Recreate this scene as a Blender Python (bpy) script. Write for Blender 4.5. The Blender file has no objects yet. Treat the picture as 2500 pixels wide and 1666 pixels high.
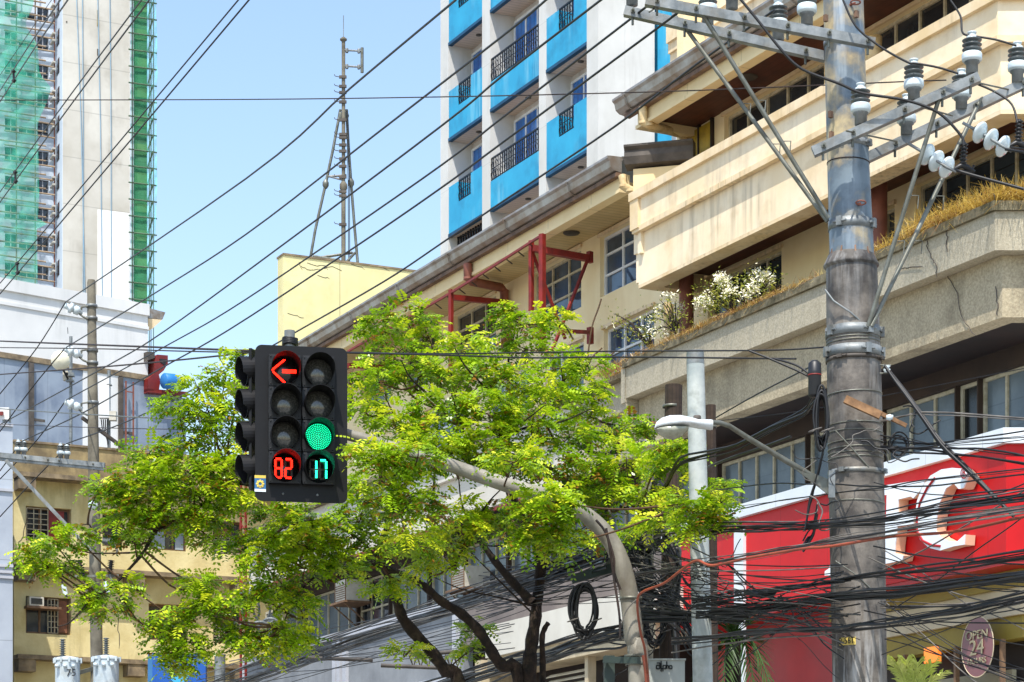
import bpy, math, random
import numpy as np
from mathutils import Vector, Matrix
random.seed(7)
rng = np.random.default_rng(11)
PI = math.pi
# ------------------------------------------------------------------ camera model (photograph 2500 x 1666)
FOC, CX, HOR, CAMZ = 5766.0, 1250.0, 2220.0, 1.6
def at(px, py, Y):
    return Vector(((px-CX)/FOC*Y, Y, CAMZ+(HOR-py)/FOC*Y))
col = bpy.context.scene.collection

# ------------------------------------------------------------------ mesh builder
class MB:
    def __init__(s): s.v=[]; s.f=[]; s.sm=[]
    def add(s, vs, fs, smooth=False):
        b=len(s.v); s.v.extend([tuple(v) for v in vs])
        for f in fs: s.f.append(tuple(i+b for i in f)); s.sm.append(smooth)
        return s
    def hexa(s, p):   # 8 points: bottom loop 0-3, top loop 4-7
        return s.add(p, [(3,2,1,0),(4,5,6,7),(0,1,5,4),(1,2,6,5),(2,3,7,6),(3,0,4,7)])
    def box(s, x0,x1,y0,y1,z0,z1):
        return s.hexa([(x0,y0,z0),(x1,y0,z0),(x1,y1,z0),(x0,y1,z0),(x0,y0,z1),(x1,y0,z1),(x1,y1,z1),(x0,y1,z1)])
    def fbox(s, fr, u0,u1,v0,v1,z0,z1):
        w=fr.w
        if v0>v1: v0,v1=v1,v0
        return s.hexa([w(u0,v1,z0),w(u1,v1,z0),w(u1,v0,z0),w(u0,v0,z0),w(u0,v1,z1),w(u1,v1,z1),w(u1,v0,z1),w(u0,v0,z1)])
    def wall(s, fr, u0,u1,z0,z1,v0,v1,holes):   # slab v0(back)..v1(front) with openings
        us=sorted({u0,u1,*[min(max(h[i],u0),u1) for h in holes for i in (0,1)]})
        zs=sorted({z0,z1,*[min(max(h[i],z0),z1) for h in holes for i in (2,3)]})
        nu,nz=len(us)-1,len(zs)-1
        def full(i,j):
            if i<0 or j<0 or i>=nu or j>=nz: return False
            cu,cz=(us[i]+us[i+1])/2,(zs[j]+zs[j+1])/2
            return not any(h[0]<cu<h[1] and h[2]<cz<h[3] for h in holes)
        w=fr.w
        for i in range(nu):
            for j in range(nz):
                if not full(i,j): continue
                a,b,c,d=us[i],us[i+1],zs[j],zs[j+1]
                s.add([w(a,v1,c),w(b,v1,c),w(b,v1,d),w(a,v1,d)],[(0,1,2,3)])
                s.add([w(a,v0,c),w(b,v0,c),w(b,v0,d),w(a,v0,d)],[(3,2,1,0)])
                if not full(i-1,j): s.add([w(a,v0,c),w(a,v1,c),w(a,v1,d),w(a,v0,d)],[(0,1,2,3)])
                if not full(i+1,j): s.add([w(b,v0,c),w(b,v1,c),w(b,v1,d),w(b,v0,d)],[(3,2,1,0)])
                if not full(i,j-1): s.add([w(a,v0,c),w(b,v0,c),w(b,v1,c),w(a,v1,c)],[(0,1,2,3)])
                if not full(i,j+1): s.add([w(a,v0,d),w(b,v0,d),w(b,v1,d),w(a,v1,d)],[(3,2,1,0)])
        return s
    def tube(s, pts, r, n=8, cap=True, up=None):
        pts=[Vector(p) for p in pts]; m=len(pts)
        rs=r if isinstance(r,(list,tuple)) else [r]*m
        t0=(pts[1]-pts[0]).normalized()
        ref=Vector((0,0,1)) if abs(t0.z)<.9 else Vector((1,0,0))
        x=t0.cross(ref).normalized(); vs=[]
        for i in range(m):
            t=(pts[min(i+1,m-1)]-pts[max(i-1,0)])
            if t.length<1e-9: t=t0
            t=t.normalized()
            x=(x-t*x.dot(t))
            if x.length<1e-6: x=t.orthogonal()
            x.normalize(); y=t.cross(x)
            for k in range(n):
                a=2*PI*k/n; vs.append(pts[i]+(x*math.cos(a)+y*math.sin(a))*rs[i])
        fs=[]
        for i in range(m-1):
            for k in range(n):
                a=i*n+k; b=i*n+(k+1)%n; fs.append((a,b,b+n,a+n))
        s.add(vs,fs,True)
        if cap:
            s.add(vs[:n],[tuple(range(n-1,-1,-1))]); s.add(vs[-n:],[tuple(range(n))])
        return s
    def bar(s, p, q, w, h, up=(0,0,1)):   # rectangular bar
        p,q=Vector(p),Vector(q); t=(q-p).normalized(); u=Vector(up)
        x=t.cross(u)
        if x.length<1e-4: x=t.orthogonal()
        x.normalize(); y=x.cross(t).normalized()
        x*=w/2; y*=h/2
        return s.hexa([p-x-y,p+x-y,q+x-y,q-x-y,p-x+y,p+x+y,q+x+y,q-x+y])
    def lathe(s, c, prof, n=20, axis=(0,0,1), smooth=True):
        c=Vector(c); ax=Vector(axis).normalized(); x=ax.orthogonal().normalized(); y=ax.cross(x)
        vs=[]; 
        for (r,h) in prof:
            for k in range(n):
                a=2*PI*k/n; vs.append(c+ax*h+(x*math.cos(a)+y*math.sin(a))*max(r,1e-4))
        fs=[]
        for i in range(len(prof)-1):
            for k in range(n):
                a=i*n+k; b=i*n+(k+1)%n; fs.append((a,b,b+n,a+n))
        return s.add(vs,fs,smooth)
    def poly(s, pts, off):   # polygon extruded by vector off
        n=len(pts); off=Vector(off); a=[Vector(p) for p in pts]; b=[p+off for p in a]
        fs=[tuple(range(n)),tuple(range(2*n-1,n-1,-1))]+[(i,(i+1)%n,n+(i+1)%n,n+i)[::-1] for i in range(n)]
        return s.add(a+b,fs)
    def build(s, name, mat, parent=None, base=None):
        me=bpy.data.meshes.new(name)
        if parent is not None: b=Vector(root_loc(parent))
        elif base is not None: b=Vector(base)
        else:
            A=np.array(s.v); b=Vector(((A[:,0].min()+A[:,0].max())/2,(A[:,1].min()+A[:,1].max())/2,A[:,2].min()))
        A=np.array(s.v)-np.array(b)
        me.from_pydata(A.tolist(),[],s.f)
        me.polygons.foreach_set('use_smooth',s.sm)
        me.materials.append(mat); me.update()
        o=bpy.data.objects.new(name,me); col.objects.link(o)
        if parent is not None: o.parent=parent
        else: o.location=b
        return o
def root_loc(o):
    p=Vector((0,0,0))
    while o is not None: p+=Vector(o.location); o=o.parent
    return p
def bigmesh(name, V, F, mat, parent, extra=None):
    me=bpy.data.meshes.new(name); b=np.array(root_loc(parent)) if parent is not None else np.zeros(3)
    V=V-b; n=len(F)
    me.vertices.add(len(V)); me.vertices.foreach_set('co',V.astype(np.float32).ravel())
    me.loops.add(n*4); me.loops.foreach_set('vertex_index',F.astype(np.int32).ravel())
    me.polygons.add(n); me.polygons.foreach_set('loop_start',np.arange(n,dtype=np.int32)*4)
    try: me.polygons.foreach_set('loop_total',np.full(n,4,dtype=np.int32))
    except Exception: pass
    if extra is not None:
        at_=me.attributes.new('tone','FLOAT','FACE'); at_.data.foreach_set('value',extra.astype(np.float32))
    me.materials.append(mat); me.update(calc_edges=True); me.validate()
    o=bpy.data.objects.new(name,me); col.objects.link(o); o.parent=parent
    return o
def tag(o, label=None, cat=None, group=None, kind=None):
    if label: o['label']=label
    if cat: o['category']=cat
    if group: o['group']=group
    if kind: o['kind']=kind
    return o
def thing(name, label, cat, loc=(0,0,0), group=None, rz=0):
    o=bpy.data.objects.new(name,None); col.objects.link(o); o.location=loc; o.rotation_euler=(0,0,rz); o.empty_display_size=.1
    return tag(o,label,cat,group)
def copy_tree(o, parent=None):
    c=o.copy(); col.objects.link(c)
    if parent is not None: c.parent=parent
    for ch in list(o.children): copy_tree(ch,c)
    return c
class Fr:
    def __init__(s,O,U,V): s.O=O; s.U=U; s.V=V
    def w(s,u,v,z): return Vector((s.O[0]+u*s.U[0]+v*s.V[0], s.O[1]+u*s.U[1]+v*s.V[1], z))
    def u(s,px,v=0):
        k=(px-CX)/FOC; ox=s.O[0]+v*s.V[0]; oy=s.O[1]+v*s.V[1]
        return (k*oy-ox)/(s.U[0]-k*s.U[1])
    def z(s,px,py,v=0):
        u=s.u(px,v); Y=s.O[1]+v*s.V[1]+u*s.U[1]; return CAMZ+(HOR-py)/FOC*Y
    def p(s,px,py,v=0): return s.w(s.u(px,v),v,s.z(px,py,v))
def frame(px,Y,U):
    L=math.hypot(*U); U=(U[0]/L,U[1]/L); V=(U[1],-U[0])
    if V[1]>0: V=(-V[0],-V[1])
    return Fr(((px-CX)/FOC*Y,Y),U,V)
D1=(.4406,-.8977); D2=(.8977,.4406)
F=Fr((5.54,42.0),D1,(-.8977,-.4406))

# ------------------------------------------------------------------ materials
def lin(c): return tuple(((x/255)/12.92 if x/255<=.04045 else ((x/255+.055)/1.055)**2.4) for x in c)
def pm(name, c, c2=None, sc=3., rough=.8, metal=0., bump=0., bsc=40., streak=None, spots=None, boards=None, lines=None, spec=.5, coat=0., detail=6., contrast=(.35,.65)):
    """c, c2: sRGB bytes blended by noise; streak=(colour, amount, scale): vertical weather streaks; spots=(colour, amount, scale): patches;
    lines=(axis scale, amount, direction): fine plank/joint lines."""
    m=bpy.data.materials.new(name); m.use_nodes=True; nt=m.node_tree; N=nt.nodes; L=nt.links
    b=N['Principled BSDF']; g=N.new('ShaderNodeNewGeometry'); out=None
    c=lin(c); c2=lin(c2) if c2 else tuple(x*.86 for x in c)
    def noise(scale, vec=(1,1,1), det=detail, rgh=.6):
        mp=N.new('ShaderNodeMapping'); mp.inputs['Scale'].default_value=vec; L.new(g.outputs['Position'],mp.inputs['Vector'])
        n=N.new('ShaderNodeTexNoise'); n.inputs['Scale'].default_value=scale; n.inputs['Detail'].default_value=det; n.inputs['Roughness'].default_value=rgh
        L.new(mp.outputs['Vector'],n.inputs['Vector']); return n.outputs['Fac']
    def ramp(f,a,bb):
        r=N.new('ShaderNodeMapRange'); r.inputs['From Min'].default_value=a; r.inputs['From Max'].default_value=bb; L.new(f,r.inputs['Value']); return r.outputs['Result']
    def mix(f,A,B):
        x=N.new('ShaderNodeMix'); x.data_type='RGBA'
        if isinstance(f,float): x.inputs[0].default_value=f
        else: L.new(f,x.inputs[0])
        for i,v in ((6,A),(7,B)):
            if isinstance(v,tuple): x.inputs[i].default_value=(*v,1)
            else: L.new(v,x.inputs[i])
        return x.outputs[2]
    def mul(f,k):
        x=N.new('ShaderNodeMath'); x.operation='MULTIPLY'; L.new(f,x.inputs[0])
        if isinstance(k,(int,float)): x.inputs[1].default_value=k
        else: L.new(k,x.inputs[1])
        return x.outputs[0]
    base=mix(ramp(noise(sc),*contrast),c,c2)
    if spots:
        base=mix(mul(ramp(noise(spots[2],det=8),.5,.68),spots[1]),base,lin(spots[0]))
    if streak:
        f=mul(ramp(noise(streak[2],(1,1,.09),det=5),.48,.72), ramp(noise(.4,(1,1,1),det=3),.46,.66))
        base=mix(mul(f,streak[1]),base,lin(streak[0]))
    if lines:   # joints: direction vector, spacing, darkness, width
        dvec,spc,dark,wd=lines
        dp=N.new('ShaderNodeVectorMath'); dp.operation='DOT_PRODUCT'; L.new(g.outputs['Position'],dp.inputs[0]); dp.inputs[1].default_value=dvec
        q=mul(dp.outputs['Value'],1/spc); fr=N.new('ShaderNodeMath'); fr.operation='FRACT'; L.new(q,fr.inputs[0])
        lt=N.new('ShaderNodeMath'); lt.operation='LESS_THAN'; L.new(fr.outputs[0],lt.inputs[0]); lt.inputs[1].default_value=wd
        base=mix(mul(lt.outputs[0],dark),base,tuple(x*.3 for x in c))
    L.new(base,b.inputs['Base Color'])
    b.inputs['Roughness'].default_value=rough; b.inputs['Metallic'].default_value=metal
    b.inputs['Specular IOR Level'].default_value=spec; b.inputs['Coat Weight'].default_value=coat
    if bump:
        bp=N.new('ShaderNodeBump'); bp.inputs['Strength'].default_value=bump; bp.inputs['Distance'].default_value=.02
        L.new(noise(bsc),bp.inputs['Height']); L.new(bp.outputs['Normal'],b.inputs['Normal'])
    return m
def emis(name,c,s,base=None):
    m=bpy.data.materials.new(name); m.use_nodes=True; b=m.node_tree.nodes['Principled BSDF']
    b.inputs['Base Color'].default_value=(*lin(base or c),1); b.inputs['Emission Color'].default_value=(*lin(c),1); b.inputs['Emission Strength'].default_value=s
    return m
U3=(D1[0],D1[1],0.)
M={}
M['cream']=pm('cream_paint',(246,228,196),(238,214,174),sc=.9,rough=.85,bump=.15,bsc=12,streak=((120,96,64),.6,4.),spots=((206,176,130),.5,1.4))
M['cream_trim']=pm('cream_trim',(236,214,178),(220,192,146),sc=2,rough=.85,bump=.1,streak=((95,75,50),.7,9.))
M['cream_wall']=pm('warm_cream_wall',(244,226,184),(236,214,166),sc=.8,rough=.9,bump=.15,bsc=10,streak=((206,176,122),.35,2.5))
M['cream_flat']=pm('cream_fascia',(236,214,166),(226,200,150),sc=1.2,rough=.8,lines=(U3,1.9,.6,.008))
M['aggregate']=pm('pebble_concrete',(194,184,160),(158,148,126),sc=28,rough=.95,bump=.5,bsc=70,streak=((84,76,60),.6,3.),detail=4,contrast=(.3,.7))
M['aggregate_dark']=pm('stained_pebble_concrete',(194,180,150),(160,146,120),sc=26,rough=.95,bump=.5,bsc=70,streak=((60,54,44),.8,2.6),spots=((88,80,64),.5,1.2),detail=4)
M['mossy']=pm('mossy_coping',(142,132,106),(96,88,66),sc=5,rough=.95,bump=.6,bsc=30,streak=((40,38,28),.9,7.),spots=((70,66,40),.7,3.))
M['soffit_wood']=pm('brown_soffit_boards',(96,48,30),(66,32,22),sc=2,rough=.6,lines=((D1[1]*-1,D1[0],0),.16,.75,.1))
M['soffit_cream']=pm('cream_soffit_boards',(206,184,136),(186,162,112),sc=1.2,rough=.7,lines=(U3,.17,.55,.12))
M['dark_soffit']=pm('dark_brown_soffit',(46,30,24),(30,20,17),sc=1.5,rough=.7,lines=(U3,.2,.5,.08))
M['gutter']=pm('galvanised_gutter',(170,168,164),(132,116,100),sc=2.2,rough=.35,metal=.4,spots=((150,124,104),.4,1.6),streak=((120,98,82),.3,3.))
M['gutter_rust']=pm('rusty_gutter_underside',(134,104,82),(96,76,62),sc=3,rough=.7,metal=.2,spots=((84,60,44),.6,3.))
M['gutter_dark']=pm('dark_weathered_shade_gutter',(92,84,76),(64,58,52),sc=3,rough=.7,spots=((50,44,38),.7,2.))  # dark weathered metal; also paints in the return gutter's shade
M['pipe_cream']=pm('cream_pipe',(226,204,158),(190,160,108),sc=4,rough=.6,spots=((150,120,70),.5,5.))
M['pipe_brown']=pm('brown_pipe',(142,84,66),(112,64,50),sc=4,rough=.6)
M['win_frame']=pm('aged_cream_frame',(196,188,164),(160,150,122),sc=8,rough=.7)
M['win_frame_brown']=pm('brown_window_frame',(128,98,70),(96,72,52),sc=8,rough=.7)
M['white_frame']=pm('white_frame',(226,228,228),(206,208,208),sc=3,rough=.6)
def glass(name,c,rough=.08,c2=None,sc=1.2,lines=None): return pm(name,c,c2 or tuple(int(x*.6) for x in c),sc=sc,rough=rough,spec=.6,lines=lines)
M['glass']=glass('dark_glass',(58,64,70),.06)
M['glass_blue']=glass('blue_reflecting_glass',(70,92,116),.05,(44,58,72))
M['glass_louvre']=glass('louvre_glass',(60,70,76),.12,(38,46,52),1.2,((0,0,1.),.2,.8,.12))
M['glass_grey']=glass('frosted_grey_glass',(104,116,122),.25,(72,82,90),.8,((0,0,1.),.42,.35,.05))
M['glass_blackb']=glass('dark_louvre_gap',(24,24,24),.2)
M['timber_pale']=pm('weathered_timber',(158,120,84),(104,76,52),sc=9,rough=.9)
M['curtain']=pm('blue_curtain_glass',(50,124,200),(26,84,156),sc=2,rough=.12,spec=.7,lines=((1.,1.,0),.14,.4,.35))
M['yellow_panel']=pm('yellow_panel',(196,164,40),(150,120,24),sc=2.5,rough=.6)
M['blue']=pm('bright_blue_paint',(40,164,204),(32,150,192),sc=1.0,rough=.55,streak=((140,200,216),.9,4.),spots=((16,110,150),.55,.9))
M['blue_edge']=pm('dark_blue_edge',(14,80,118),(12,62,92),sc=2,rough=.7)
M['tower_white']=pm('white_tower_paint',(212,211,206),(200,199,194),sc=.6,rough=.85,streak=((150,146,136),.7,2.),spots=((188,186,178),.6,.35),lines=((0,0,1.),3.3,.25,.006))
M['tower_recess']=pm('grey_white_recess',(216,214,208),(196,192,186),sc=1,rough=.9,streak=((120,114,106),.5,4.))
M['white_soffit']=pm('pinkish_soffit_boards',(214,196,180),(200,180,164),sc=1,rough=.7,lines=(U3,.2,.6,.1))
M['iron']=pm('black_iron',(22,24,28),(14,14,16),sc=6,rough=.45,metal=.3)
M['galv']=pm('galvanised_steel',(142,146,146),(100,106,108),sc=7,rough=.5,metal=.3,spots=((112,100,78),.5,5.),bump=.1,streak=((172,174,170),.5,6.))
M['galv_dull']=pm('dull_steel',(128,130,122),(98,98,88),sc=6,rough=.5,metal=.5,spots=((90,78,54),.5,4.))
M['pole_upper']=pm('blotchy_blue_grey_steel_pole',(116,130,140),(74,86,98),sc=2.2,rough=.5,metal=.12,spots=((196,176,134),1.0,2.2),streak=((206,218,228),.9,9.),contrast=(.4,.6))
M['pole_lower']=pm('grimy_concrete_pole',(126,118,108),(62,57,53),sc=4.5,rough=.6,metal=.0,streak=((190,190,188),.9,13.),spots=((40,36,33),.85,2.0),bump=.3,bsc=16)
M['lamp_pole']=pm('pale_painted_pole',(192,196,190),(160,168,166),sc=3,rough=.6,bump=.2,bsc=24,spots=((128,132,122),.6,5.),streak=((110,100,80),.5,9.))
M['arm_pole']=pm('grey_cream_signal_arm',(156,150,136),(118,112,100),sc=3,rough=.6,streak=((66,58,50),.6,6.),spots=((108,98,82),.7,4.),bump=.15)
M['conc_pole']=pm('brown_grey_concrete_pole',(128,122,106),(92,86,74),sc=3,rough=.9,bump=.3,bsc=20,streak=((60,56,46),.7,9.))
M['wood_pole']=pm('dark_timber_pole',(70,54,42),(36,28,23),sc=1.5,rough=.9,bump=.6,bsc=14,lines=((1.,.2,0),.045,.6,.25))
M['porcelain']=pm('pale_grey_porcelain',(214,224,226),(190,202,204),sc=4,rough=.2,coat=.5)
M['porc_dark']=pm('grey_porcelain_sheds',(112,118,118),(84,90,92),sc=6,rough=.35)
M['wire']=pm('black_cable',(18,18,20),(30,29,29),sc=3,rough=.5)
M['wire_grey']=pm('faded_grey_cable',(120,114,106),(72,68,64),sc=4,rough=.5)
M['wire_brown']=pm('weathered_brown_wire',(60,42,34),(34,26,24),sc=5,rough=.7)
M['wire_orange']=pm('orange_cable',(160,74,44),(116,56,36),sc=4,rough=.45)
M['sig_black']=pm('matt_black_signal',(17,17,19),(13,13,15),sc=5,rough=.55,spec=.3)
M['sig_housing']=pm('dark_grey_housing',(26,27,29),(20,21,23),sc=5,rough=.5,spec=.35)
M['lens_off']=pm('smoked_lens',(66,66,62),(120,118,108),sc=60,rough=.12,spec=.8,contrast=(.45,.75))
M['lens_dark']=pm('dark_display_lens',(30,32,32),(22,22,22),sc=20,rough=.15)
M['led_red']=emis('red_led',(255,30,16),4.5)
M['led_green']=emis('green_led',(20,235,165),1.6)
M['led_green2']=emis('green_counter_led',(40,255,190),2.6)
M['glow_green']=emis('green_lens_body',(0,120,80),.07,(0,50,34))
M['led_off']=pm('unlit_led',(120,116,108),None,rough=.5)
M['red_steel']=pm('red_painted_steel',(140,32,22),(104,24,18),sc=4,rough=.55,streak=((90,24,20),.6,8.))
M['red_sign']=pm('red_sign_panel',(204,14,20),(184,10,16),sc=.7,rough=.42,spec=.3,spots=((206,58,58),.45,.4),streak=((150,20,22),.4,3.),lines=(U3,1.45,.6,.006))
M['red_dark']=pm('deep_red_wall',(170,10,14),(146,8,12),sc=.8,rough=.4)
M['sign_white']=pm('white_aluminium_panel',(226,230,232),(210,216,220),sc=1,rough=.35,lines=(U3,1.45,.5,.008))
M['letter']=pm('white_letter_face',(238,242,244),(226,232,236),sc=1,rough=.35)
M['letter_side']=pm('letter_cream_return',(238,200,168),(224,180,148),sc=1,rough=.6)
M['yellow_wall']=pm('yellow_render',(224,211,160),(206,190,138),sc=1.0,rough=.95,bump=.5,bsc=9,streak=((96,84,54),.65,3.),spots=((176,156,96),.5,.9))
M['ledge_dirty']=pm('dirty_ledge',(150,132,104),(98,86,70),sc=2.5,rough=.95,bump=.4,streak=((58,52,44),.8,5.))
M['parapet_dirty']=pm('stained_tan_parapet',(168,148,106),(112,98,74),sc=1.5,rough=.95,bump=.4,spots=((84,76,60),.6,1.4),streak=((70,62,48),.6,4.))
M['tank']=pm('pale_yellow_wall',(232,222,168),(220,208,152),sc=.6,rough=.9,bump=.1,streak=((160,148,100),.7,2.),spots=((208,196,140),.8,.7),lines=((D2[0],D2[1],0),4.55,.5,.008))
M['white_wall']=pm('white_painted_wall',(224,223,220),(210,210,208),sc=.35,rough=.9,streak=((170,170,166),.6,1.6),spots=((192,192,188),.5,.25))
M['bluegrey_wall']=pm('blue_grey_wall',(146,158,172),(118,130,148),sc=.5,rough=.7,streak=((184,192,200),.8,1.0),spots=((88,102,124),.7,.4),lines=((.7,.7,0),1.1,.25,.04))
M['grey_wall']=pm('pale_grey_wall',(178,186,196),(160,168,180),sc=.7,rough=.9,streak=((130,136,146),.5,3.),lines=((0,0,1.),2.4,.5,.01))
M['raw_concrete']=pm('raw_white_concrete',(206,202,192),(184,179,168),sc=.14,rough=.95,streak=((150,144,132),.8,.7),spots=((168,162,148),.6,.12),lines=((.03,0,1.),4.6,.35,.02))
M['fresh_white']=pm('fresh_white_patch',(230,229,226),(222,221,218),sc=.2,rough=.9)
M['tower_side']=pm('pale_blue_white_wall',(206,216,228),(190,202,216),sc=.3,rough=.9)
M['block']=pm('block_wall',(92,132,100),(66,106,78),sc=.6,rough=.95,lines=((0,0,1.),.55,.55,.12))
M['block_band']=pm('pale_block_band',(122,164,104),(102,146,90),sc=.5,rough=.95)
M['scaffold']=pm('bamboo_scaffold',(168,146,120),(130,110,90),sc=1,rough=.8)
M['scaff_green']=pm('weathered_green_pole',(86,110,84),(66,88,66),sc=1,rough=.8)
M['rope']=pm('pale_blue_rope',(150,180,198),(130,164,188),sc=1,rough=.8)
M['bark']=pm('dark_bark',(54,40,32),(26,20,17),sc=9,rough=.95,bump=.8,bsc=30,spots=((92,76,58),.5,7.))
M['twig']=pm('brown_twig',(98,72,46),(66,46,32),sc=8,rough=.9)
M['grey_spandrel']=pm('grey_spandrel',(142,145,148),(118,121,125),sc=1,rough=.9,streak=((96,96,104),.5,4.),bump=.2)
M['grey_frame']=pm('pale_grey_trim',(186,188,194),(168,170,176),sc=1.5,rough=.9)
M['mauve']=pm('mauve_spandrel',(128,118,112),(104,95,92),sc=1,rough=.9)
M['canopy_white']=pm('white_canopy',(216,211,198),(200,194,180),sc=.9,rough=.8,streak=((196,188,174),.4,2.))
M['tan_band']=pm('tan_band',(206,190,160),(180,164,132),sc=1.2,rough=.9,streak=((110,100,80),.7,5.))
M['ground']=pm('asphalt',(84,84,84),(66,66,66),sc=1.2,rough=.95)
M['pave']=pm('concrete_pavement',(150,146,138),(128,124,116),sc=2,rough=.95)
M['white_paint']=pm('road_marking',(228,228,224),(200,200,196),sc=5,rough=.8)
M['xfmr']=pm('pale_grey_enamel',(196,206,210),(176,188,194),sc=3,rough=.4,spots=((150,150,140),.5,4.))
M['blue_sign']=pm('blue_sign',(20,86,170),(16,72,150),sc=1,rough=.4)
M['lime']=pm('lime_emblem',(176,206,60),None,rough=.5); M['cyan']=pm('cyan_emblem',(60,170,220),None,rough=.5)
M['dish']=pm('cream_dish',(236,230,204),(222,214,188),sc=3,rough=.5)
M['mach_red']=pm('red_machine',(132,34,28),(100,26,22),sc=1.5,rough=.5); M['mach_blue']=pm('blue_drum',(40,120,186),None,rough=.5)
M['fx_yellow']=pm('yellow_label',(232,206,110),(216,188,92),sc=9,rough=.6)
M['ink']=pm('black_ink',(20,20,22),None,rough=.6)
M['box_grey']=pm('grey_cabinet',(176,180,174),(160,164,158),sc=3,rough=.5)
M['box_green']=pm('dark_green_bracket',(52,66,60),(40,50,46),sc=3,rough=.6)
M['palm']=pm('palm_green',(60,92,26),(34,58,18),sc=3,rough=.5)
M['palm_bright']=pm('sunlit_palm_green',(214,220,130),(170,186,84),sc=3,rough=.5)
M['grass_dry']=pm('dry_grass',(196,158,84),(150,90,56),sc=5,rough=.9)
M['grass_green']=pm('green_grass',(166,164,56),(110,128,40),sc=5,rough=.9)
M['flower']=pm('white_bracts',(250,246,226),(240,236,200),sc=5,rough=.8)
M['redflower']=pm('red_bracts',(200,60,50),(170,40,50),sc=5,rough=.8)
M['lampglass']=pm('cloudy_lamp_bowl',(168,168,150),(130,130,110),sc=9,rough=.2,coat=.4)
M['lamp_shell']=pm('white_lamp_shell',(222,226,226),(196,200,200),sc=6,rough=.4,spots=((140,134,120),.5,9.))
M['amber']=emis('warm_pendant',(255,130,40),.6,(240,140,60))
M['shade_wall']=pm('brown_shade_wall',(66,50,38),(46,35,28),sc=1,rough=.85,streak=((90,74,58),.4,4.))  # dark brown paints in the shade under the projecting band
M['interior']=pm('shop_interior',(54,44,36),(40,32,28),sc=1,rough=.8)
M['interior_light']=pm('pale_partition',(150,142,116),(132,124,98),sc=1,rough=.8)
M['olive_yellow']=pm('yellow_soffit',(150,128,44),(126,106,34),sc=1,rough=.6)
M['shop_glass']=pm('window_sticker_purple',(132,84,86),(112,70,74),sc=1,rough=.3)
M['ac_beige']=pm('aged_ac_casing',(206,202,188),(180,174,158),sc=4,rough=.6)
M['brownwood']=pm('brown_shutter',(140,92,66),(104,66,48),sc=3,rough=.8)
M['black_plastic']=pm('black_plastic',(22,22,24),(32,32,34),sc=6,rough=.45)
M['sticker_blue']=pm('sticker_blue',(50,110,160),None,rough=.5); M['sticker_yellow']=pm('sticker_yellow',(236,206,90),None,rough=.5)
def net_mat(name,c,op):
    m=bpy.data.materials.new(name); m.use_nodes=True; nt=m.node_tree; N=nt.nodes; L=nt.links
    b=N['Principled BSDF']; b.inputs['Base Color'].default_value=(*lin(c),1); b.inputs['Roughness'].default_value=.9
    n=N.new('ShaderNodeTexNoise'); n.inputs['Scale'].default_value=.35; n.inputs['Detail'].default_value=6
    g=N.new('ShaderNodeNewGeometry'); L.new(g.outputs['Position'],n.inputs['Vector'])
    r=N.new('ShaderNodeMapRange'); r.inputs['From Min'].default_value=.3; r.inputs['From Max'].default_value=.7; r.inputs['To Min'].default_value=op-.14; r.inputs['To Max'].default_value=op+.14
    L.new(n.outputs['Fac'],r.inputs['Value']); L.new(r.outputs['Result'],b.inputs['Alpha'])
    return m
M['net']=net_mat('green_safety_net',(64,180,150),.44)
M['net_dark']=net_mat('deep_green_safety_net',(50,146,100),.42)
M['net_light']=net_mat('thin_cyan_net',(110,225,220),.34)
def leaf_mat(name, ca, cb, cc, trans=.35):
    m=bpy.data.materials.new(name); m.use_nodes=True; nt=m.node_tree; N=nt.nodes; L=nt.links
    b=N['Principled BSDF']; a=N.new('ShaderNodeAttribute'); a.attribute_name='tone'
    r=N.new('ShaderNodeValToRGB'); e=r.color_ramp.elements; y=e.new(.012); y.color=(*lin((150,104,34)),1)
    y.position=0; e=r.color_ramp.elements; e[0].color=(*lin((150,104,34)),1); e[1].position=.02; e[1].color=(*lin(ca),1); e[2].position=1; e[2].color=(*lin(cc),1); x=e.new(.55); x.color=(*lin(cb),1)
    L.new(a.outputs['Fac'],r.inputs['Fac']); L.new(r.outputs['Color'],b.inputs['Base Color'])
    b.inputs['Roughness'].default_value=.34; b.inputs['Specular IOR Level'].default_value=.6
    t=N.new('ShaderNodeBsdfTranslucent'); L.new(r.outputs['Color'],t.inputs['Color'])
    mx=N.new('ShaderNodeMixShader'); mx.inputs[0].default_value=trans
    L.new(b.outputs[0],mx.inputs[1]); L.new(t.outputs[0],mx.inputs[2]); L.new(mx.outputs[0],N['Material Output'].inputs['Surface'])
    return m
M['leaf']=leaf_mat('feathery_leaf',(66,112,12),(164,198,26),(234,234,56),.38)
M['leaf_dull']=leaf_mat('olive_leaf',(70,88,26),(128,138,44),(186,180,80),.35)
# ================================================================== SETTING: ground, road
g=MB(); g.add([(-900,-300,0),(900,-300,0),(900,1500,0),(-900,1500,0)],[(0,1,2,3)]); tag(g.build('ground',M['pave'],base=(0,0,0)),kind='structure')
r=MB(); r.add([(-9,-60,.004),(2.2,-60,.004),(-6,30,.004),(-36,90,.004),(-60,90,.004),(-20,30,.004)],[(0,1,2,3,4,5)]); tag(r.build('road',M['ground'],base=(0,0,0)),kind='structure')
r=MB(); r.bar((2.4,-60,.065),(-5.8,30,.065),.3,.13); r.bar((-5.8,30,.065),(-35.8,90,.065),.3,.13); tag(r.build('kerb',M['pave']),kind='structure')
r=MB()
for i in range(12):
    y=-40+i*6; x=-2.5-(y+40)*.09; r.add([(x-.07,y,.008),(x+.07,y,.008),(x-.2,y+3,.008),(x-.34,y+3,.008)],[(0,1,2,3)])
tag(r.build('road_marking',M['white_paint'],base=(0,0,0)),kind='structure')

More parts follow.
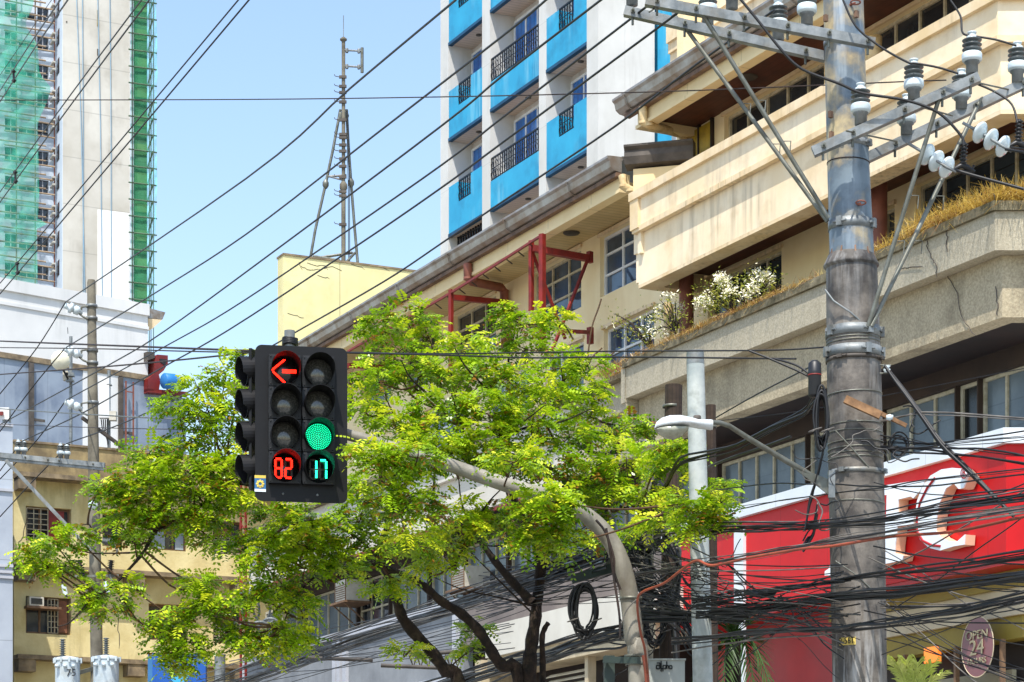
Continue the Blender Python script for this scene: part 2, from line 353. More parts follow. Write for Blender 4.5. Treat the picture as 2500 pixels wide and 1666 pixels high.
# ================================================================== CREAM CORNER BUILDING
fu,fz=F.u,F.z
BC=thing('corner_building','cream office block with long balconies and pebble concrete planter ledges behind the poles','building',F.w(0,-6,0))
UC=fu(2436,1.5)            # chamfer corner
def chd(v): # direction of chamfer: world +X
    return (1.0,0.0)
def strip(mb, prof, u0, u1, cham=9.0, capL=True):
    """sweep a (v,z) profile from u0 along the facade to the chamfer corner and then along +X for cham metres"""
    n=len(prof); rows=[]
    rows.append([F.w(u0,v,z) for v,z in prof])
    if cham:
        # mitre: corner position depends on v; chamfer line offset
        # facade line at offset v meets chamfer line y = yc - v*cosb  (normal of chamfer = (0,-1))
        yc=F.w(UC,1.5,0).y+1.5
        rows.append([])
        for v,z in prof:
            # find u where F.w(u,v).y == yc - v
            oy=F.O[1]+v*F.V[1]; u=((yc-v)-oy)/F.U[1]; rows[1].append(F.w(u,v,z))
        rows.append([p+Vector((cham,0,0)) for p in rows[1]])
    else: rows.append([F.w(u1,v,z) for v,z in prof])
    vs=[p for r_ in rows for p in r_]; fs=[]
    for i in range(len(rows)-1):
        for k in range(n):
            a=i*n+k; b=i*n+(k+1)%n; fs.append((a,b,b+n,a+n))
    fs.append(tuple(range(n-1,-1,-1))); fs.append(tuple(range((len(rows)-1)*n,len(rows)*n)))
    return mb.add(vs,fs)
def window(par, fr, u0,u1,z0,z1, cols, rows, fm, gm, v=-.12, fw=.06, label=None, split=None, open_p=None):
    f=MB(); f.fbox(fr,u0,u1,v-.05,v+.02,z0,z0+fw); f.fbox(fr,u0,u1,v-.05,v+.02,z1-fw,z1)
    f.fbox(fr,u0,u0+fw,v-.05,v+.022,z0+fw,z1-fw); f.fbox(fr,u1-fw,u1,v-.05,v+.022,z0+fw,z1-fw)
    for i in range(1,cols):
        x=u0+(u1-u0)*i/cols; f.fbox(fr,x-fw*.45,x+fw*.45,v-.045,v+.016,z0+fw,z1-fw)
    for j in range(1,rows):
        y=z0+(z1-z0)*(split[j-1] if split else j/rows); f.fbox(fr,u0+fw,u1-fw,v-.04,v+.012,y-fw*.4,y+fw*.4)
    wo=f.build('window',fm,par)
    if label: wo['label']=label
    p=MB(); p.fbox(fr,u0+fw*.5,u1-fw*.5,v-.035,v-.022,z0+fw*.5,z1-fw*.5); p.build('pane',gm,wo)
    return wo
UR=fu(1668,0)     # left end of right-hand block wall
# --- main walls (storey by storey, with openings)
allh=[]; wins=[]
def addwin(pl,pr,zt,zb,cols,rows,fm,gm,v=0,**k):
    u0,u1=fu(pl,v),fu(pr,v); wins.append((u0,u1,zb,zt,cols,rows,fm,gm,k)); allh.append((u0,u1,zb,zt))
# top storey windows left of and right of the pole
addwin(1768,2012,16.72,15.0,5,1,M['win_frame'],M['glass'])
addwin(2116,2420,16.72,15.0,5,1,M['win_frame'],M['glass'])
# storey under: behind planters
addwin(1728,1908,13.70,12.1,4,2,M['win_frame'],M['glass_louvre'])
addwin(2150,2184,13.55,12.1,1,1,M['win_frame'],M['glass'])
addwin(2236,2530,13.70,12.1,5,1,M['win_frame'],M['glass_louvre'])
# ribbon windows above the red sign
rib=[(1752,1965),(1968,2150),(2153,2330),(2333,2385),(2388,2560)]
for i,(a,b) in enumerate(rib):
    addwin(a,b,10.14,8.3,[5,3,3,1,3][i],1,M['win_frame'],M['glass_grey'] if i!=3 else M['glass_blackb'])
# left wing: two rows of grid windows
for (a,b) in ((1465,1556),(1300,1419),(1108,1211),(985,1070),(880,955),(800,862)):
    addwin(a,b,15.68,14.42,2 if a>1400 else 3,3,M['white_frame'] if a>1400 else M['win_frame'],M['glass_blue'] if a in(1465,1300) else M['glass'],split=[.36,.7])
for (a,b) in ((1474,1597),(1330,1425),(1190,1290),(1040,1130)):
    addwin(a,b,13.72,12.15,3,3,M['white_frame'],M['glass_blue'],split=[.4,.66])
# long ribbon of the wing
ribL=[(640,742),(744,868),(950,1042),(1046,1130),(1134,1235),(1240,1345),(1350,1470),(1475,1600),(1606,1740)]
for a,b in ribL: addwin(a,b,10.14,8.55,max(3,round((fu(b)-fu(a))/.75)),1,M['win_frame'],M['glass_grey'])
u872,u948=fu(872),fu(948)
UL=fu(592,1.2)
uyc=F.w(UC,1.5,0).y+1.5
UCW=(uyc-0-F.O[1])/F.U[1]
w1=MB(); w1.wall(F,UL,UCW,10.5,16.05,-.3,0,allh)
w0=MB(); w0.wall(F,UL,UCW,0,10.499,-.3,0,allh+[(u872,u948,8.55,10.14)]); w0.build('shaded_wall',M['shade_wall'],BC)  # storeys below the band, shade put into the wall colour
w1.build('wall',M['cream_wall'],BC)
w2=MB(); w2.wall(F,UR,UCW,16.052,16.96,-.3,0,allh); w2.build('upper_wall',M['cream_wall'],BC)
w3=MB(); p0=F.w(UCW,0,0); w3.box(p0.x,p0.x+9,p0.y,p0.y+.3,0,21); w3.build('corner_wall',M['cream_wall'],BC)
# dark core behind the walls
c=MB(); c.fbox(F,UL+.2,UCW-.3,-7,-.9,0,15.6); c.fbox(F,UR+.2,UCW-.3,-7,-.9,15.61,20); c.build('interior_core',M['interior'],BC)
# end walls (left end of right block above the wing roof; left end of wing)
e=MB(); e.fbox(F,UR-.25,UR,-7,-.002,16.06,20.0); e.build('end_wall',M['cream_wall'],BC); e=MB(); e.fbox(F,UL-.25,UL,-7,.002,0,16.0); e.build('end_wall',M['cream_wall'],BC)
for (u0,u1,zb,zt,cols,rows,fm,gm,k) in wins: window(BC,F,u0,u1,zb,zt,cols,rows,fm,gm,**k)
# jalousie opening with window air conditioner on the wing
wo=window(BC,F,u872,u948,8.55,10.14,3,2,M['win_frame'],M['glass'])
# thin reveal trims under the long windows
for (u0,u1,zb,zt,*_) in wins:
    if zt>12: t=MB(); t.fbox(F,u0-.05,u1+.05,.0,.05,zt+.0,zt+.07); t.build('lintel_trim',M['cream_trim'],BC)
# yellow boarded window at the top left
y=MB(); ya,yb,ym=fu(1683),fu(1741),fu(1711)
y.fbox(F,ya,ym-.02,.01,.05,15.2,16.75); y.fbox(F,ym+.02,yb,.01,.05,15.2,16.75); y.build('yellow_window_board',M['yellow_panel'],BC)
y=MB(); 
for a,b in ((ya-.05,ya),(ym-.02,ym+.02),(yb,yb+.05)): y.fbox(F,a,b,.0,.07,15.1,16.8)
y.build('board_frame',M['dark_soffit'],BC)
# --- UPPER BALCONY (z 13.53 - 15.27)
UB=fu(1546,1.5)
b_=MB(); strip(b_,[(1.4,13.53),(1.4,14.56),(1.15,14.56),(1.15,13.53)],UB+.03,0); b_.build('balcony_wall',M['cream'],BC)
b_=MB(); strip(b_,[(1.5,14.56),(1.5,15.12),(1.15,15.12),(1.15,14.562)],UB,0); b_.build('balcony_panel',M['cream'],BC)
b_=MB(); strip(b_,[(1.58,15.12),(1.58,15.28),(1.1,15.28),(1.1,15.122)],UB-.05,0); strip(b_,[(1.53,14.5),(1.53,14.6),(1.41,14.6),(1.41,14.5)],UB,0)
b_.fbox(F,UB-.03,UB+.28,1.36,1.56,14.56,15.12)
b_.build('balcony_moulding',M['cream_trim'],BC)
b_=MB(); strip(b_,[(1.4,13.47),(1.4,13.528),(1.02,13.528),(1.02,13.47)],UB+.03,0); b_.fbox(F,UB+.02,UB+.3,.1,1.02,13.475,14.9); b_.build('balcony_underside',M['cream_trim'],BC)
b_=MB(); b_.fbox(F,UB-.12,UB+.03,1.0,1.42,14.15,15.0); b_.fbox(F,UB-.1,UB+.02,1.1,1.38,13.6,14.15); b_.fbox(F,UB+.12,UB+.24,1.401,1.47,14.1,14.5)
b_.build('bracket',M['cream'],BC)
b_=MB(); strip(b_,[(1.02,13.82),(1.02,13.88),(0.0,13.88),(0.0,13.82)],UB+.3,0); b_.build('soffit',M['soffit_wood'],BC)
# brown column and pipes
cpm=MB(); uc=fu(1676,.55); cpm.lathe(F.w(uc,.55,0),[(.14,11.9),(.14,13.84)],14); cpm.build('round_column',M['pipe_brown'],BC); cpm=MB(); uc2=fu(2146,.55); cpm.lathe(F.w(uc2,.55,0),[(.14,11.9),(.14,13.84)],14); cpm.build('round_column',M['pipe_brown'],BC)
# --- PLANTER LEDGE (right block) and second band
UP=fu(1528,1.6)
a_=MB(); strip(a_,[(1.6,11.38),(1.6,11.96),(1.0,11.96),(1.0,11.38)],UP,0); a_.build('planter_front',M['aggregate'],BC)
a_=MB(); strip(a_,[(1.66,11.962),(1.66,12.1),(1.3,12.1),(1.3,11.962)],UP-.04,0); a_.fbox(F,UL,UP-.6,1.0,1.3,11.962,12.06); a_.build('coping',M['mossy'],BC)
a_=MB(); strip(a_,[(1.34,10.45),(1.34,11.378),(1.0,11.378),(1.0,10.45)],UP+.05,0); a_.build('lower_band',M['aggregate_dark'],BC)
a_=MB(); strip(a_,[(1.28,11.9),(1.28,12.05),(.02,12.05),(.02,11.9)],UP,0); a_.build('planter_soil',M['mossy'],BC)
a_=MB(); strip(a_,[(1.0,10.47),(1.0,10.53),(0.0,10.53),(0.0,10.47)],UP,0); a_.fbox(F,UL,UP-.02,.002,.95,10.47,10.53); a_.build('lower_soffit',M['dark_soffit'],BC)
# faceted bracket at the left end of the planter
a_=MB(); a_.fbox(F,UP-.16,UP-.004,1.0,1.62,11.3,11.955); ub=UP-.16
a_.add([F.w(ub,1.0,10.5),F.w(ub+.15,1.0,10.5),F.w(ub+.15,1.4,10.5),F.w(ub,1.4,10.5),F.w(ub,1.0,11.298),F.w(ub+.15,1.0,11.298),F.w(ub+.15,1.6,11.298),F.w(ub,1.6,11.298)],[(3,2,1,0),(4,5,6,7),(0,1,5,4),(1,2,6,5),(2,3,7,6),(3,0,4,7)])
a_.build('concrete_bracket',M['aggregate'],BC)
# wing bands: raw to px 1400 then painted
UX=fu(1395,1.1)
a_=MB(); a_.fbox(F,UX,UP-.7,.9,1.12,11.36,11.96); a_.fbox(F,UX,UP-.35,.85,1.0,10.45,11.358); a_.build('wing_concrete_band',M['aggregate'],BC)
a_=MB(); a_.fbox(F,UP-.7,UP-.17,.6,.86,10.45,11.9); a_.build('stained_pilaster',M['aggregate_dark'],BC)
a_=MB(); a_.fbox(F,UL,UX,.9,1.12,11.36,11.96); a_.fbox(F,UL,UX,.85,1.0,10.45,11.358); a_.build('wing_white_band',M['canopy_white'],BC)
a_=MB(); a_.fbox(F,UL,UP-.7,.002,.9,11.9,11.95); a_.build('wing_ledge_top',M['mossy'],BC)
# --- TOP EAVE of right block
UE=fu(1557,1.2)
def eave(u0,u1,zb,wallz,left_over,nm,soff,right_end=None):
    e=MB(); e.fbox(F,u0,u1,1.02,1.2,zb,zb+.36); e.fbox(F,u0,u0+.2,-.4 if left_over else .0,1.018,zb,zb+.36); 
    e.fbox(F,u0,u1,1.2,1.25,zb,zb+.07); e.build(nm+'fascia',M['cream_flat'],BC)
    e=MB(); e.fbox(F,u0+.2,u1,0.0,1.018,zb+.16,zb+.22); e.build(nm+'soffit',soff,BC)
    g_=MB(); prof=[(1.2,zb+.38),(1.36,zb+.42),(1.44,zb+.5),(1.47,zb+.66),(1.52,zb+.72),(1.52,zb+.78),(1.45,zb+.79),(1.2,zb+.8)]
    prof=[(v,zb+.38+(z-zb-.38)*.74) for v,z in prof]; n=len(prof); vs=[F.w(u0-.45,v,z) for v,z in prof]+[F.w(u1,v,z) for v,z in prof]
    fs=[(k,(k+1)%n,n+(k+1)%n,n+k) for k in range(n)]+[tuple(range(n)),tuple(range(2*n-1,n-1,-1))]
    g_.add(vs,fs)
    k=u0
    while k<u1:
        g_.tube([F.w(k,1.22,zb+.37),F.w(k,1.38,zb+.4),F.w(k,1.46,zb+.46),F.w(k,1.49,zb+.58),F.w(k,1.54,zb+.64)],.012,5); k+=2.9
    g_.build(nm+'gutter',M['gutter'],BC)
    g_=MB(); g_.fbox(F,u0-.3,u1,1.21,1.33,zb+.3,zb+.378); g_.build(nm+'gutter_board',M['gutter_rust'],BC)
    rf=MB(); a=[F.w(u0-.3,1.2,zb+.7),F.w(u1,1.2,zb+.7),F.w(u1,-7,zb+2.6),F.w(u0-.3,-7,zb+2.6)]
    rf.add(a+[p-Vector((0,0,.08)) for p in a],[(0,1,2,3),(7,6,5,4),(0,4,5,1),(1,5,6,2),(2,6,7,3),(3,7,4,0)]); rf.build(nm+'roof',M['gutter'],BC)
eave(UE,UCW+.1,16.65,16.96,True,'upper_',M['soffit_wood'])
eave(UL-.1,fu(1518,1.2),15.62,15.8,True,'wing_',M['soffit_cream'])
# downlights
for px,py_z,v in ((1826,16.8,.6),(1395,15.77,.55)):
    d=MB(); d.lathe(F.w(fu(px,v),v,py_z),[(.0,-.02),(.16,-.02),(.18,0.),(.18,.02)],18); d.build('downlight',M['gutter_dark'],BC)
# return gutter joining the two roofs, its shade painted in by the dark colour
g_=MB(); q0=F.w(fu(1522,1.3),1.35,0); q1=F.at=None
q0=F.p(1524,356,1.5); q1=at(1650,330,45.2)
dirv=(q1-q0); dirv.z=0; dirv.normalize(); nrm=Vector((dirv.y,-dirv.x,0)); 
if nrm.y>0: nrm=-nrm
def ext(mb,prof,a,L):
    vs=[]; n=len(prof)
    for s_ in (0,L):
        for (v,z) in prof: vs.append(Vector((a.x,a.y,0))+dirv*s_+nrm*v+Vector((0,0,z)))
    mb.add(vs,[(k,(k+1)%n,n+(k+1)%n,n+k) for k in range(n)]+[tuple(range(n)),tuple(range(2*n-1,n-1,-1))])
zz=q0.z
ext(g_,[(-.25,zz-.42),(-.02,zz-.36),(.02,zz-.22),(.0,zz-.1),(.06,zz-.04),(.06,zz),(-.25,zz)],q0,1.35); g_.build('return_gutter',M['gutter_dark'],BC)
g_=MB(); ext(g_,[(-.45,zz-.85),(-.12,zz-.85),(-.12,zz-.43),(-.45,zz-.43)],q0+dirv*.15,1.15); g_.build('return_fascia',M['cream_flat'],BC)
# downpipes
def pipe(pts,r,m,name='downpipe'):
    p=MB(); p.tube(pts,r,12)
    for q in pts[1:-1]: p.lathe(Vector(q)-Vector((0,0,.025)),[(r*1.08,0),(r*1.08,.05)],12)
    p.build(name,m,BC)
pa=[F.p(1570,262,1.3),F.p(1571,300,1.3),F.p(1586,306,1.2),F.p(1655,325,.3),F.p(1669,335,.16),F.p(1672,420,.14)]
pipe(pa,.085,M['pipe_cream'])
pipe([F.p(1520,430,1.4),F.p(1523,455,1.4),F.p(1540,466,1.3),F.p(1565,468,1.0)],.085,M['pipe_cream'])
pipe([F.p(1142,645,1.3),F.p(1143,680,1.3),F.p(1152,688,1.2),F.p(1222,702,.25),F.p(1231,712,.13),F.p(1234,860,.13)],.1,M['pipe_brown'])
pipe([F.w(fu(1632,.3),.3,13.5),F.w(fu(1632,.3),.3,12.0)],.1,M['pipe_cream'])
pipe([F.w(fu(2135,.3),.3,16.4),F.w(fu(2135,.3),.3,15.0)],.13,M['pipe_cream'])
# small roof level blocks above the upper eave
zrp=F.z(1626,65,-.4); t=MB(); t.fbox(F,fu(1636,-.5),UCW,-.8,-.5,17.45,zrp-.55); t.fbox(F,fu(1631,-.45),UCW,-.85,-.45,zrp-.55,zrp-.35); t.fbox(F,fu(1626,-.4),UCW,-.9,-.4,zrp-.349,zrp); t.build('roof_parapet',M['cream'],BC)
# --- RED SHOP SIGN BAND
US=fu(1640,1.2)
s_=MB(); strip(s_,[(1.2,6.85),(1.2,8.58),(.1,8.58),(.1,6.85)],US,0); s_.build('sign_band',M['red_sign'],BC)
s_=MB(); strip(s_,[(1.3,8.582),(1.3,8.81),(.05,8.81),(.05,8.582)],US-.3,0); s_.build('sign_coping',M['sign_white'],BC)
s_=MB(); strip(s_,[(1.18,6.78),(1.18,6.848),(.0,6.848),(.0,6.78)],US,0); s_.build('sign_underside',M['red_dark'],BC)
s_=MB(); s_.fbox(F,fu(1795,1.23),fu(1818,1.23),1.2,1.26,4,8.4); s_.build('white_sign_strip',M['sign_white'],BC)
u_a=fu(1850,.55); u_b=fu(2045,.55); 
s_=MB(); s_.fbox(F,US,u_b,.2,.55,3.0,6.779); s_.build('deep_red_shopfront',M['red_dark'],BC)
# yellow soffit and shop glazing to the right of the pole
s_=MB(); strip(s_,[(.75,6.52),(.75,6.778),(0.02,6.778),(.02,6.52)],u_b+.02,0); s_.build('yellow_valance',M['olive_yellow'],BC)
s_=MB(); strip(s_,[(.68,6.1),(.68,6.518),(.5,6.518),(.5,6.1)],u_b+.02,0); s_.build('beige_lintel',M['tan_band'],BC)
s_=MB(); strip(s_,[(.6,5.75),(.6,6.098),(.02,6.098),(.02,5.75)],u_b+.02,0); s_.build('yellow_lintel',M['olive_yellow'],BC)
s_=MB(); strip(s_,[(.3,3.2),(.3,5.748),(.26,5.748),(.26,3.2)],u_b+.02,0); s_.build('shop_interior_wall',M['interior'],BC)
s_=MB()
ux0=fu(2290,.5); s_.fbox(F,ux0,ux0+1.9,.42,.5,3.2,5.3); s_.build('pale_partition',M['interior_light'],BC)
s_=MB()
for px in (2205,2328,2440): s_.fbox(F,fu(px,.78),fu(px,.78)+.05,.7,.78,3.2,5.748)
s_.build('shop_mullion',M['win_frame_brown'],BC)
s_=MB(); s_.fbox(F,fu(2258,.6),fu(2292,.6),.55,.62,F.z(2275,1618,.6),F.z(2275,1580,.6)); s_.build('pendant_lamp',M['amber'],BC)
# oval window sticker
ou,ov=fu(2388,.86),.86; oz=F.z(2388,1580,.86); 
s_=MB(); pts=[F.w(ou+.40*math.cos(a),ov,oz+.47*math.sin(a)) for a in [2*PI*i/36 for i in range(36)]]; s_.poly(pts,Vector((F.V[0],F.V[1],0))*.012); st=s_.build('window_sticker',M['shop_glass'],BC)
s_=MB(); pts=[F.w(ou+.40*math.cos(a),ov+.012,oz+.47*math.sin(a)) for a in [2*PI*i/36 for i in range(37)]]; s_.tube(pts,.009,5,False); s_.build('sticker_rim',M['tan_band'],st)
def text(body,size,mat,parent,origin,xdir,zdir,ext_=.01,name='lettering',sx=1.0,space=1.0,shear=0.):
    cu=bpy.data.curves.new('t','FONT'); cu.body=body; cu.size=size; cu.extrude=ext_; cu.align_x='CENTER'; cu.align_y='CENTER'; cu.space_character=space; cu.shear=shear; cu.resolution_u=6
    to=bpy.data.objects.new('t',cu); col.objects.link(to); bpy.context.view_layer.update()
    me=bpy.data.meshes.new_from_object(to.evaluated_get(bpy.context.evaluated_depsgraph_get()))
    bpy.data.objects.remove(to); x=Vector(xdir).normalized(); z=Vector(zdir).normalized(); n=x.cross(z)
    rl=root_loc(parent); o0=Vector(origin)
    for v in me.vertices: c=v.co.copy(); v.co=o0+x*c.x*sx+z*c.y+n*c.z-rl
    me.name=name; me.materials.clear(); me.materials.append(mat)
    o=bpy.data.objects.new(name,me); col.objects.link(o); o.parent=parent; return o
fx=Vector((F.U[0],F.U[1],0)); UPZ=Vector((0,0,1))
for body,size,dz in (('OPEN',.2,.18),('24',.34,-.02),('HOURS',.13,-.22)):
    text(body,size,M['interior_light'],st,F.w(ou,ov+.03,oz+dz),fx,UPZ,.006,sx=1.1)
# sign letters  (KFC) outlines unprojected on the sign face and extruded
def letters(name,outl,depth=.2,v=1.22):
    f=MB(); s2=MB(); vv=Vector((F.V[0],F.V[1],0))
    P=[F.p(x,y,v+depth) for x,y in outl]
    n=len(P); f.add([p for p in P]+[p-vv*.02 for p in P],[tuple(range(n)),tuple(range(2*n-1,n-1,-1))]+[(i,(i+1)%n,n+(i+1)%n,n+i) for i in range(n)])
    lo=f.build('sign_letter',M['letter'],BC); 
    Q=[p-vv*.021 for p in P]; R=[p-vv*depth for p in P]
    s2.add(Q+R,[(i,(i+1)%n,n+(i+1)%n,n+i) for i in range(n)]); s2.build('letter_return',M['letter_side'],lo); return lo
def c5(L): return [(1900+x/2.613,1066+y/2.613) for x,y in L]
Fl=letters('F',c5([(560,330),(940,272),(905,345),(860,395),(845,382),(765,402),(760,480),(868,475),(862,560),(760,570),(745,690),(742,745),(798,760),(790,790),(600,830),(560,835)]))
Cl=letters('C',c5([(1170,205),(1215,250),(1180,330),(1150,335),(1120,300),(1070,330),(1030,420),(1010,520),(1005,600),(1030,640),(1080,665),(1140,670),(1190,625),(1185,690),(1120,700),(1030,728),(960,710),(905,660),(880,590),(872,500),(885,410),(920,320),(970,250),(1040,210),(1110,200)]))
Kl=letters('K',c5([(380,700),(345,760),(325,840),(297,860),(295,887),(420,880),(430,720)]))
def sign_line(L,lo,r=.022):
    m_=MB(); m_.tube([F.p(x,y,1.425) for x,y in c5(L)],r,6); m_.build('red_stroke',M['red_dark'],lo)
sign_line([(1000,265),(950,330),(905,420),(885,520),(885,600),(920,665),(980,695),(1035,700)],Cl)
sign_line([(685,375),(683,450),(680,540)],Fl)
s_=MB(); cc=F.p(1900+1197/2.613,1066+232/2.613,1.44); s_.lathe(cc,[(.0,0),(.1,0),(.1,.03),(.0,.03)],20,Vector((F.V[0],F.V[1],0))); rr=s_.build('round_mark',M['letter'],BC)
text('R',.16,M['red_dark'],rr,cc+Vector((F.V[0],F.V[1],0))*.035,fx,UPZ,.004); s_=MB(); s_.tube([cc+Vector((F.V[0],F.V[1],0))*.03+fx*.085*math.cos(a)+UPZ*.085*math.sin(a) for a in [2*PI*i/20 for i in range(21)]],.008,5,False); s_.build('mark_ring',M['red_dark'],rr)
# --- LOWER WING: grey spandrel with trim, mauve part, white canopy, louvres
a_=MB(); ug1=fu(1120,1.2); a_.fbox(F,UL,ug1,.85,1.08,6.9,8.4); a_.build('grey_spandrel',M['grey_spandrel'],BC)
a_=MB(); a_.fbox(F,UL,ug1,.8,1.2,8.4,8.58)
for px in (598,832,1116): u_=fu(px,1.1); a_.fbox(F,u_-.1,u_+.1,1.08,1.18,6.9,8.4)
for px in (820,845): u_=fu(px,1.1); a_.fbox(F,u_-.12,u_+.12,1.08,1.16,6.9,8.4)
a_.fbox(F,UL,ug1,1.08,1.16,6.75,6.9); a_.build('spandrel_trim',M['grey_frame'],BC)
a_=MB(); a_.fbox(F,ug1+.002,US-.35,.85,1.08,7.5,8.5); a_.build('mauve_spandrel',M['mauve'],BC)
a_=MB(); a_.fbox(F,fu(1185,1.8),fu(1600,1.8),1.0,1.8,6.95,7.62); a_.build('white_canopy',M['canopy_white'],BC)
a_=MB(); a_.fbox(F,fu(1190,1.7),fu(1600,1.7),1.0,1.7,6.6,6.948); a_.fbox(F,fu(1175,1.6),fu(1190,1.6),1.0,1.75,5,6.948); a_.build('canopy_lower_band',M['tan_band'],BC)
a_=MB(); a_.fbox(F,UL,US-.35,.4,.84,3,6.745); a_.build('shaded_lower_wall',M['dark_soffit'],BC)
a_=MB(); ua,ub_=fu(1335,1.5),fu(1434,1.5)
for i in range(16):
    z=4.6+i*.115; a_.add([F.w(ua,1.42,z+.06),F.w(ub_,1.42,z+.06),F.w(ub_,1.52,z),F.w(ua,1.52,z),F.w(ua,1.42,z+.075),F.w(ub_,1.42,z+.075),F.w(ub_,1.52,z+.015),F.w(ua,1.52,z+.015)],[(0,1,2,3),(4,5,6,7),(0,1,5,4),(1,2,6,5),(2,3,7,6),(3,0,4,7)])
a_.fbox(F,ub_,ub_+.14,1.38,1.56,4,6.6); a_.build('ventilation_louvre',M['tan_band'],BC)
# window air conditioners on the wing
def ac(px,py,v=.3,w=.7,h=.5,label=''):
    t=thing('window_air_conditioner',label,'air conditioner',F.p(px,py,v)); u_=fu(px,v); z_=F.z(px,py,v)
    m_=MB(); m_.fbox(F,u_-w/2,u_+w/2,v-.3,v+.35,z_,z_+h); m_.build('casing',M['ac_beige'],t)
    m_=MB()
    for i in range(7): m_.fbox(F,u_-w/2+.05,u_+w/2-.05,v+.35,v+.36,z_+.07+i*.055,z_+.09+i*.055)
    for q in (-w/2,w/2-.03): m_.fbox(F,u_+q,u_+q+.03,v+.35,v+.365,z_,z_+h)
    m_.build('grille',M['win_frame_brown'],t)
    m_=MB(); m_.fbox(F,u_-w/2-.15,u_+w/2+.15,v-.3,v+.45,z_-.06,z_-.005); m_.bar(F.w(u_-w/2,v+.4,z_-.06),F.w(u_-w/2,0,z_-.6),.03,.03); m_.bar(F.w(u_+w/2,v+.4,z_-.06),F.w(u_+w/2,0,z_-.6),.03,.03); m_.build('shelf',M['win_frame_brown'],t)
    return t
ac(862,1472,.3,.75,.55,'beige window air conditioner on a shelf, left of the curved tree trunk')
ac(1152,1440,.3,.7,.5,'shaded window air conditioner between the curved trunk and the straight trunk')

# ================================================================== RED STEEL FRAME ON THE WING
RF=thing('billboard_frame','rusty red steel billboard frame standing off the cream wing below its eave','frame',F.w(-12,1.6,9))
def rbar(L,name,v0=1.6,v1=None,w=.11):
    m_=MB()
    for (x0,y0,va,x1,y1,vb) in L: m_.bar(F.p(x0,y0,va),F.p(x1,y1,vb),w*.76,w*.76)
    return m_.build(name,M['red_steel'],RF)
rbar([(1297,588,1.5,1297,760,1.5)],'post'); rbar([(1324,572,1.7,1324,846,1.7)],'post',w=.14); rbar([(1101,708,1.7,1101,900,1.7)],'post',w=.11)
rbar([(1300,607,1.5,1436,631,.25)],'outrigger',w=.17); rbar([(1105,727,1.6,1222,738,.25)],'outrigger',w=.15); rbar([(1366,808,1.5,1442,812,.25)],'outrigger',w=.1); rbar([(849,893,1.6,935,897,.25)],'outrigger',w=.15)
rbar([(1440,615,.2,1440,642,.2)],'wall_plate',w=.14); rbar([(1441,800,.2,1441,840,.2)],'wall_plate',w=.14)
rbar([(1298,612,1.5,1380,828,.6)],'brace',w=.07); rbar([(1434,636,.3,1348,856,1.4)],'brace',w=.07)
rbar([(1324,574,1.7,1150,685,1.7),(1150,685,1.7,1080,728,1.7),(1080,728,1.7,850,858,1.7)],'top_rail',w=.06)
rbar([(588,1452,1.25,960,1326,1.25),(960,1326,1.25,1300,1213,1.25)],'bottom_rail',w=.09)
m_=MB()
for k in range(9):
    t_=k/8; x=1290-t_*230; y=600+t_*146; m_.bar(F.p(x,y-6,1.7),F.p(x+18,y+8,1.3),.02,.02)
m_.build('lattice_rod',M['wire_brown'],RF)

# ================================================================== BLUE TOWER
B=frame(1085,82,D1); bu,bz=B.u,B.z
BT=thing('blue_tower','white high rise with bright blue balcony panels and black scroll railings behind the cream roof','building',B.w(0,-8,0))
pil=[(1083,1102),(1185,1204),(1324,1341),(1441,1469)]
UQ=bu(1469)
for a,b in pil:
    m_=MB(); m_.fbox(B,bu(a),bu(b),-.8,.12,0,62); m_.build('pilaster',M['tower_white'],BT)
m_=MB(); SF=Fr((B.w(UQ,.12,0).x,B.w(UQ,.12,0).y),(D2[0],D2[1]),(D2[1],-D2[0]))
m_.fbox(B,bu(1083),UQ-.02,.2-SF.u(1598),-.8,0,61); m_.build('core_wall',M['tower_recess'],BT)
m_=MB(); m_.fbox(SF,.925,SF.u(1598),-.45,.0,0,62); m_.build('side_wall',M['tower_white'],BT)
m_=MB(); m_.fbox(SF,SF.u(1606,-.4),SF.u(1640,-.4),-3,-.4,0,62); m_.build('blue_stripe',M['blue'],BT)
m_=MB(); m_.fbox(SF,SF.u(1598),SF.u(1700),-6,-1.1,0,60); m_.build('rear_wall',M['tower_recess'],BT)
zb0=bz(1107,337); pitch=3.3
